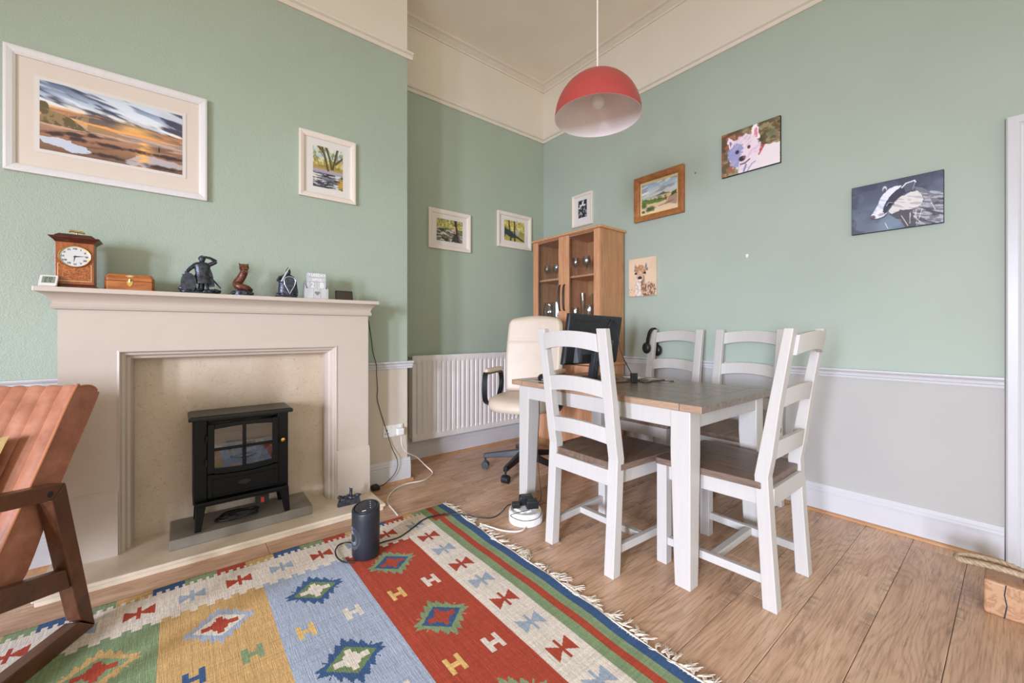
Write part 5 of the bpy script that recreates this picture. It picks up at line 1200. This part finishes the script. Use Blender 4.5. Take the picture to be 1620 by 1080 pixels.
def framed(name, label, wall, u, z, W_, H_, fw, art, aw, ah, fmat, mmat, depth=.022, slip=None, dz=0, glass_=True):
    loc, rz_ = ((u, BY, z), 0) if wall == 'c' else ((u, AY, z), 0) if wall == 'b' else ((WX, u, z), -PI/2)
    t = thing(name, label, 'picture', loc, rz_)
    w, h = W_/2, H_/2; pf = [(-depth, 0), (-depth-.002, fw*.25), (-depth+.003, fw*.75), (-depth+.009, fw)]
    for a in range(4):
        # mitred moulding length
        L_, o_ = (w, h) if a % 2 == 0 else (h, w); rings = []
        sect = [(0, 0)]+[(y, e) for y, e in pf]+[(0, fw)]
        def pt(sgn, y, e):
            l, q = sgn*(L_-e), o_-e
            return {0: (l, y, -q), 1: (q, y, l), 2: (-l, y, q), 3: (-q, y, -l)}[a]
        mb = MB().loft([[pt(s_, y, e) for y, e in sect] for s_ in (-1, 1)]); obj('frame_side', mb, fmat, t, local=True, bevel=.0008)
    mb = MB().box(-w+fw*.5, w-fw*.5, -.006, -.002, -h+fw*.5, h-fw*.5); obj('mount_board', mb, mmat, t, local=True)
    if slip: 
        mb = MB()
        for e, sg in ((slip, 1),):
            mb.box(-aw/2-e, aw/2+e, -.0085, -.006, -ah/2-e+dz, ah/2+e+dz)
        obj('slip_mount', mb, 'mount_white' if fmat != 'oak_frame' else 'gilt', t, local=True)
    art_mesh(art, aw, ah, 'print', -.0092 if slip else -.0068, t, 'print', 0, dz)
    return t
def canvas(name, label, u, z, W_, H_, art, edge, d=.020):
    t = thing(name, label, 'picture', (WX, u, z), -PI/2)
    obj('stretcher', MB().box(-W_/2, W_/2, -d, -.0005, -H_/2, H_/2), edge, t, local=True, bevel=.0015)
    art_mesh(art, W_-.004, H_-.004, 'canvas', -d-.0006, t, 'painted_face'); return t
M['edge_dark'] = plain('dark_canvas_edge', (34, 38, 46), .7); M['edge_brown'] = plain('dark_brown_canvas_edge', (48, 34, 28), .7); M['edge_pale'] = plain('pale_canvas_edge', (214, 190, 164), .7)
# sunset beach
A = Art(300, 150, 3)
A.grad([(0, (92, 104, 132)), (.22, (190, 204, 222)), (.34, (240, 226, 208)), (.45, (252, 196, 126)), (.52, (244, 158, 84)), (.6, (176, 140, 122)), (.75, (168, 120, 88)), (1, (120, 88, 68))])
c = A.n(3, 9, 4, .38); A.put(A.sm(c, .50, .66)*(A.Y < .42), (58, 58, 76), .9); c = A.n(3, 12, 3, .38); A.put(A.sm(c, .52, .66)*(A.Y < .40), (236, 240, 246), .8)
A.put(A.sm(A.n(3.2, 12, 4, .10)-abs(A.Y-.375-.07*A.X)*4.6, .26, .40), (92, 80, 82), .85); A.put(A.sm(A.n(5, 14, 3, .10)-abs(A.Y-.36-.07*A.X)*5, .36, .46), (226, 150, 92), .6)
A.ell(.63, .44, .11, .07, (255, 196, 112), .85, .9); A.ell(.72, .50, .26, .035, (250, 170, 92), .6, .9)
A.put((A.Y > .53)*(A.Y < .62), (132, 132, 146), .6); A.put(A.sm(A.n(4, 40, 3), .48, .6)*(A.Y > .52)*(A.Y < .66), (232, 186, 150), .6)
A.poly([(0, .30), (.04, .30), (.06, .42), (.18, .46), (.30, .60), (.34, .62), (.2, .62), (0, .60)], (104, 88, 60), 1, .03); A.put(A.sm(A.n(30, 16, 3), .5, .6)*(A.X < .31)*(A.Y > .40)*(A.Y < .60), (196, 160, 112), .5)
A.poly([(.30, .50), (.45, .52), (.54, .56), (.60, .60), (.30, .60)], (170, 132, 92), .9, .02)
A.put(A.sm(A.n(4, 24, 4, -.12), .52, .64)*(A.Y > .62), (100, 70, 60), .6)
A.poly([(0, .82), (.14, .80), (.30, .86), (.34, .92), (.22, .98), (.14, .94), (0, .88)], (206, 216, 236), .9, .06); A.poly([(.56, .94), (.70, .80), (.94, .82), (1, .86), (1, .92), (.8, .92), (.70, .99), (.6, 1)], (196, 190, 200), .8, .05)
A.put(np.exp(-((A.X-.69-.02*A.n(2, 20, 2))/.05)**2)*(A.Y > .60)*A.sm(A.n(8, 50, 3), .36, .52), (255, 190, 96), .95)
for cx, cy, w_ in ((.2, .70, .08), (.34, .66, .05), (.47, .76, .12), (.66, .76, .08), (.9, .76, .12), (.85, .95, .16), (.45, .93, .14), (.1, .74, .06), (.24, .76, .06)): A.ell(cx, cy, w_*.9, .028, (58, 40, 42), .9, .5, 1.2)
A.ell(.815, .66, .006, .045, (44, 34, 34), 1, .2)
framed('beach_picture', 'large landscape print of a sunset beach in a wide limed white frame', 'c', -.243, 2.098, .726, .560, .036, A, .512, .318, 'frame_white', 'mount', slip=.016)
def forest(seed, nx, ny): A = Art(nx, ny, seed); return A
A = forest(7, 90, 120)
A.grad([(0, (206, 214, 208)), (.24, (176, 196, 206)), (.34, (190, 176, 96)), (.52, (168, 140, 66)), (.58, (172, 160, 172)), (.66, (150, 146, 158)), (1, (60, 62, 72))])
A.put(A.sm(A.n(14, 14, 3), .5, .62)*(A.Y < .5), (122, 118, 62), .75); A.put(A.sm(A.n(16, 14, 3), .54, .62)*(A.Y < .45), (236, 226, 180), .6)
for p in ([(.30, .0), (.42, .3), (.50, .55)], [(.44, .0), (.55, .25), (.62, .5)], [(.82, .0), (.74, .25), (.66, .5)], [(.18, 0), (.36, .15)], [(.98, .2), (.76, .36)]): A.line(p, .045, (72, 62, 36), .95, 1.4); A.line([(x+.02, y) for x, y in p], .012, (142, 132, 70), .7, 1.4)
A.put(A.sm(A.n(5, 32, 3), .5, .58)*(A.Y > .64), (30, 34, 44), .85); A.put(A.sm(A.n(5, 36, 3), .56, .64)*(A.Y > .64), (232, 230, 220), .85); A.put(np.exp(-((A.X-.52)/.13)**2)*(A.Y > .64)*A.sm(A.n(5, 30, 2), .4, .5), (28, 30, 36), .7); A.ell(.97, .85, .14, .12, (196, 150, 48), .85, .4, .8)
framed('river_picture', 'portrait picture of trees reflected in a river, in a cream frame on the chimney breast', 'c', .756, 2.160, .348, .418, .034, A, .184, .264, 'frame_cream', 'mount_white')
A = forest(11, 110, 90)
A.grad([(0, (150, 146, 78)), (.35, (190, 176, 96)), (.48, (120, 116, 90)), (1, (96, 96, 80))])
A.put(A.sm(A.n(20, 18, 3), .5, .62)*(A.Y < .5), (94, 104, 54), .7); A.put(A.sm(A.n(18, 16, 3), .55, .62)*(A.Y < .4), (228, 208, 140), .7)
A.put(A.sm(A.n(7, 18, 4, .2), .50, .60)*(A.Y > .42), (44, 48, 40), .9); A.put(A.sm(A.n(6, 22, 3, .1), .56, .64)*(A.Y > .4), (216, 208, 196), .85)
A.line([(.72, 0), (.75, .5), (.78, .75)], .06, (58, 40, 34), .95, .8); A.line([(.70, .3), (.72, .6)], .03, (226, 170, 150), .9, .8); A.poly([(.6, .75), (.72, .62), (.86, .75), (.9, 1), (.55, 1)], (52, 44, 46), .85, .1); A.line([(.3, .2), (.34, .55)], .012, (70, 58, 34), .9, .8); A.line([(.25, .62), (.55, .78)], .03, (210, 180, 168), .7, .8)
framed('woodland_picture', 'cream framed woodland picture nearer the fire, a red trunked tree standing in shade', 'b', 1.887, 1.996, .432, .350, .036, A, .266, .196, 'frame_cream', 'mount_white')
A = forest(13, 110, 90)
A.grad([(0, (200, 182, 92)), (.4, (196, 172, 78)), (.55, (150, 140, 84)), (1, (186, 168, 74))])
A.put(A.sm(A.n(24, 8, 3), .5, .6)*(A.Y < .6), (140, 122, 56), .8); A.put(A.sm(A.n(16, 12, 3), .56, .64)*(A.Y < .5), (236, 226, 150), .8)
A.poly([(0, .36), (.22, .46), (.45, .60), (.62, .72), (1, .92), (1, .98), (.6, .82), (.34, .84), (0, .66)], (40, 52, 66), .95, .06)
for p in ([(.22, 0), (.26, .5)], [(.50, 0), (.50, .60)]): A.line(p, .04, (58, 60, 62), .95, .8)
for p in ([(.34, .6), (.30, 1)], [(.5, .65), (.52, 1)], [(.05, .6), (.0, .8)]): A.line(p, .05, (50, 52, 48), .85, .8)
A.ell(.66, .5, .10, .16, (206, 210, 214), .6, .5, .6)
framed('woodland_picture', 'cream framed woodland picture nearer the room corner, long tree shadows on yellow grass', 'b', 2.640, 2.106, .438, .350, .034, A, .262, .204, 'frame_cream', 'mount_white')
A = Art(70, 110, 17)
A.a[:] = .13; A.put(A.sm(A.n(8, 12, 4), .5, .62), (112, 112, 126), .9); A.put(A.sm(A.n(9, 10, 3), .58, .66)*(A.Y > .45), (196, 200, 204), .8); A.put(A.sm(A.n(7, 6, 2), .58, .66)*(A.Y > .4), (18, 18, 24), .9)
for q in ((.52, .2, .10, .12), (.30, .30, .16, .06), (.70, .30, .14, .05), (.16, .42, .14, .05), (.60, .10, .05, .09)): A.ell(*q, (240, 240, 248), .95, .5, .8)
framed('monochrome_picture', 'small cream framed black and white picture standing out above the display cabinet', 'r', 2.664, 2.272, .252, .312, .022, A, .108, .168, 'frame_cream', 'mount_white', dz=.012)
A = Art(120, 100, 19)
A.grad([(0, (150, 182, 206)), (.3, (206, 214, 218)), (.5, (214, 206, 192)), (.62, (216, 184, 140)), (1, (226, 202, 170))])
A.put(A.sm(A.n(4, 9, 3, -.25), .5, .66)*(A.Y < .45), (150, 150, 160), .7); A.put(A.sm(A.n(4, 9, 3, -.25), .56, .68)*(A.Y < .42), (240, 238, 234), .8)
A.put((A.Y > .46)*(A.Y < .53)*(A.X < .8), (150, 178, 186), .6); A.poly([(.40, .50), (.55, .44), (.62, .40), (.70, .45), (.84, .50)], (96, 106, 104), .95, .02); A.poly([(.45, .58), (.7, .50), (1, .50), (1, .62), (.6, .66)], (222, 184, 134), .95, .03)
A.poly([(0, .50), (.1, .54), (.3, .58), (.52, .60), (.74, .62), (.72, .70), (.5, .74), (.2, .70), (0, .64)], (104, 128, 62), .95, .06); A.put(A.sm(A.n(16, 16, 3), .5, .6)*(A.Y > .52)*(A.Y < .72)*(A.X < .74), (70, 88, 44), .6)
A.poly([(.82, .52), (1, .44), (1, .60), (.82, .62)], (70, 84, 44), .95, .08); A.poly([(.78, .62), (1, .58), (1, .92), (.66, .84)], (168, 136, 118), .9, .06)
A.ell(.07, .74, .08, .09, (86, 104, 52), .95, .4, .8); A.ell(.25, .90, .12, .08, (72, 88, 48), .95, .4, .9); A.line([(.5, .86), (.9, .78)], .015, (120, 90, 80), .7, .8); A.ell(.05, .96, .05, .05, (84, 96, 52), .9, .4, .8)
framed('dune_painting', 'painting of sand dunes and sea in a broad oak frame above the fawn picture', 'r', 1.846, 2.205, .440, .372, .046, A, .318, .238, 'oak_frame', 'gilt', depth=.034, slip=.012)
# terrier
A = Art(150, 120, 23)
A.a[:] = np.array((104, 84, 58))/255; A.put(A.sm(A.n(9, 8, 3), .45, .6), (150, 128, 92), .7); A.put(A.sm(A.n(10, 9, 3), .54, .66), (176, 170, 128), .6); A.put(A.sm(A.n(6, 6, 3), .5, .62)*(A.X < .55), (168, 88, 72), .75); A.put(A.sm(A.n(8, 8, 2), .58, .64)*(A.Y < .5), (74, 64, 34), .7); A.ell(.86, .30, .08, .08, (86, 100, 66), .6, .5)
A.poly([(.60, .58), (.74, .52), (1, .56), (1, 1), (.50, 1)], (240, 226, 228), 1, .04); A.poly([(.62, .62), (.72, .50), (.75, .54), (.66, .72)], (196, 60, 70), .9, .02)
A.poly([(.56, .0), (.63, .0), (.68, .34), (.50, .34)], (250, 236, 238), 1, .03); A.poly([(.575, .10), (.62, .06), (.645, .30), (.57, .32)], (226, 130, 146), .9, .03); A.poly([(.10, .20), (.14, .10), (.27, .28), (.16, .42)], (238, 222, 230), 1, .03); A.poly([(.14, .20), (.22, .28), (.16, .36)], (150, 110, 140), .9, .02)
A.ell(.40, .53, .28, .38, (240, 220, 228), 1, .06, .28); A.ell(.50, .92, .20, .20, (236, 220, 226), 1, .2, .5); A.poly([(.13, .40), (.26, .30), (.40, .34), (.36, .62), (.30, .86), (.16, .76), (.11, .58)], (128, 136, 192), .75, .09); A.put(A.sm(A.n(26, 6, 3, .8), .54, .64)*(np.hypot((A.X-.42)/.29, (A.Y-.56)/.38) < 1), (206, 180, 196), .5)
A.ell(.49, .46, .028, .040, (110, 54, 62), 1, .3); A.ell(.285, .50, .034, .045, (56, 48, 72), 1, .3); A.ell(.37, .68, .055, .060, (62, 44, 44), 1, .25); A.ell(.41, .66, .03, .03, (140, 96, 96), .9, .3); A.line([(.34, .80), (.42, .80), (.50, .74)], .016, (110, 70, 80), .9, .8); A.line([(.46, 1), (.54, .86), (.60, .82)], .012, (130, 120, 170), .7, .8); A.line([(.40, .98), (.44, .84)], .02, (120, 116, 170), .8, .8)
canvas('terrier_picture', 'unframed canvas picture of a white terrier dog, highest on the green wall', 1.156, 2.347, .372, .306, A, 'edge_brown')
# badger
A = Art(190, 140, 29)
A.grad([(0, (78, 80, 98)), (.5, (92, 102, 122)), (1, (98, 108, 114))]); A.put(A.sm(A.n(4, 4, 3), .42, .66), (112, 118, 134), .6); A.put(A.sm(A.n(5, 5, 3), .52, .66), (62, 64, 82), .6)
A.ell(.47, .92, .17, .24, (134, 156, 178), .6, .6)
A.poly([(.43, .68), (.52, .60), (.66, .60), (.72, .34), (.71, .22), (.78, .27), (.86, .36), (1, .42), (1, 1.01), (.62, 1.01), (.57, .88)], (120, 118, 128), 1, .03)
body = A.a.copy(); A.put(A.sm(A.n(11, 36, 3, .45), .48, .58)*(A.X > .66)*(A.Y > .34)*(A.Y > (A.X-.72)*.6+.26), (196, 194, 202), .75); A.put(A.sm(A.n(9, 30, 3, .6), .54, .62)*(A.X > .74)*(A.Y > .40), (62, 62, 76), .7)
A.poly([(.44, .68), (.56, .64), (.70, .66), (.72, 1.01), (.62, 1.01), (.57, .88)], (78, 74, 82), .85, .05)
A.poly([(.425, .64), (.51, .42), (.62, .33), (.73, .30), (.80, .48), (.77, .62), (.66, .645), (.55, .63), (.465, .68)], (222, 216, 212), 1, .035); A.put(A.sm(A.n(10, 40, 2, .5), .54, .62)*(A.X > .48)*(A.X < .8)*(A.Y > .36)*(A.Y < .66)*(A.a.mean(-1) > .7), (172, 166, 168), .7)
A.poly([(.225, .67), (.25, .60), (.30, .47), (.345, .29), (.43, .165), (.50, .13), (.565, .145), (.56, .19), (.47, .28), (.40, .42), (.36, .56), (.41, .66), (.37, .71), (.28, .74), (.235, .72)], (232, 230, 240), 1, .012); A.put(A.sm(A.n(34, 12, 2, -1.0), .55, .65)*(A.X < .46)*(A.X > .25)*(A.Y < .62)*(A.a.mean(-1) > .85), (184, 186, 204), .6)
A.poly([(.36, .60), (.40, .42), (.465, .28), (.55, .18), (.60, .14), (.70, .13), (.70, .30), (.60, .31), (.50, .445), (.43, .58), (.39, .67)], (60, 58, 74), 1, .012)
A.poly([(.59, .19), (.63, .12), (.70, .11), (.715, .17), (.68, .29), (.62, .30)], (92, 90, 106), 1, .02); A.line([(.575, .19), (.62, .12), (.71, .095), (.72, .13)], .011, (232, 230, 238), .95, .74); A.line([(.715, .14), (.69, .27)], .006, (170, 168, 180), .8, .74)
A.ell(.44, .475, .022, .030, (24, 24, 32), 1, .3); A.line([(.405, .50), (.43, .445), (.475, .455)], .006, (168, 166, 180), .9, .74)
A.ell(.385, .15, .026, .060, (206, 210, 224), 1, .2); A.ell(.385, .18, .017, .045, (80, 80, 100), 1, .3)
A.ell(.25, .695, .030, .040, (92, 84, 92), .95, .3, .4); A.line([(.235, .73), (.31, .75), (.38, .72), (.41, .67)], .010, (70, 66, 78), .9, .74); A.ell(.345, .66, .035, .03, (150, 142, 148), .8, .4, .6)
for p in ([(.57, .75), (.64, .97)], [(.665, .72), (.66, .93)], [(.73, .67), (.715, .80)], [(.70, .79), (.77, .93)], [(.79, .68), (.755, .86)], [(.88, .58), (.92, .73)], [(.39, .85), (.42, .97)]): A.line(p, .005, (228, 222, 208), .9, .74)
canvas('badger_picture', 'wide dark canvas painting of a badger in profile, nearest the door', .4215, 1.789, .369, .272, A, 'edge_dark')
# fawn
A = Art(90, 110, 31)
A.a[:] = np.array((226, 198, 168))/255; A.put(A.sm(A.n(3, 4, 3), .4, .7), (218, 184, 152), .6)
fur = lambda m, a_, b_: (A.put(m, a_), A.put(m*A.sm(A.n(22, 24, 2), .48, .60), b_, .8))
def ms_(cx, cy, rx_, ry_): return (np.hypot((A.X-cx)/rx_, (A.Y-cy)/ry_)+(A.n(20, 20, 2)-.5)*.35 < 1).astype(float)
fur(ms_(.76, .86, .24, .20), (132, 88, 62), (222, 196, 172)); fur(ms_(.40, .78, .16, .30), (206, 184, 168), (240, 232, 226)); fur(ms_(.54, .70, .08, .26), (150, 104, 76), (206, 176, 150))
for s_, x in ((-1, .18), (1, .74)):
    A.poly([(x-s_*.02+ -.06*s_, .12), (x+.02*s_*-1, .34), (.45+s_*.14, .32), (.45+s_*.16, .24)], (122, 106, 116), 1, .03); A.poly([(x-.03*s_*-1, .18), (.45+s_*.20, .26), (.45+s_*.17, .31)], (228, 222, 236), .8, .03)
fur(ms_(.44, .36, .21, .19), (176, 126, 92), (206, 166, 132)); fur(ms_(.42, .48, .13, .15), (196, 156, 128), (224, 200, 180)); A.ell(.42, .52, .075, .045, (38, 30, 34), 1, .3); A.ell(.42, .58, .06, .03, (238, 230, 226), .9, .4)
for x in (.27, .60): A.ell(x, .40, .045, .032, (36, 28, 32), 1, .3); A.ell(x, .44, .05, .02, (236, 222, 210), .7, .5)
A.put(A.sm(A.n(18, 22, 2), .6, .66)*(A.Y > .8), (120, 84, 66), .35)
canvas('fawn_picture', 'small beige canvas picture of a fawn beside the display cabinet', 1.995, 1.553, .262, .322, A, 'edge_pale')
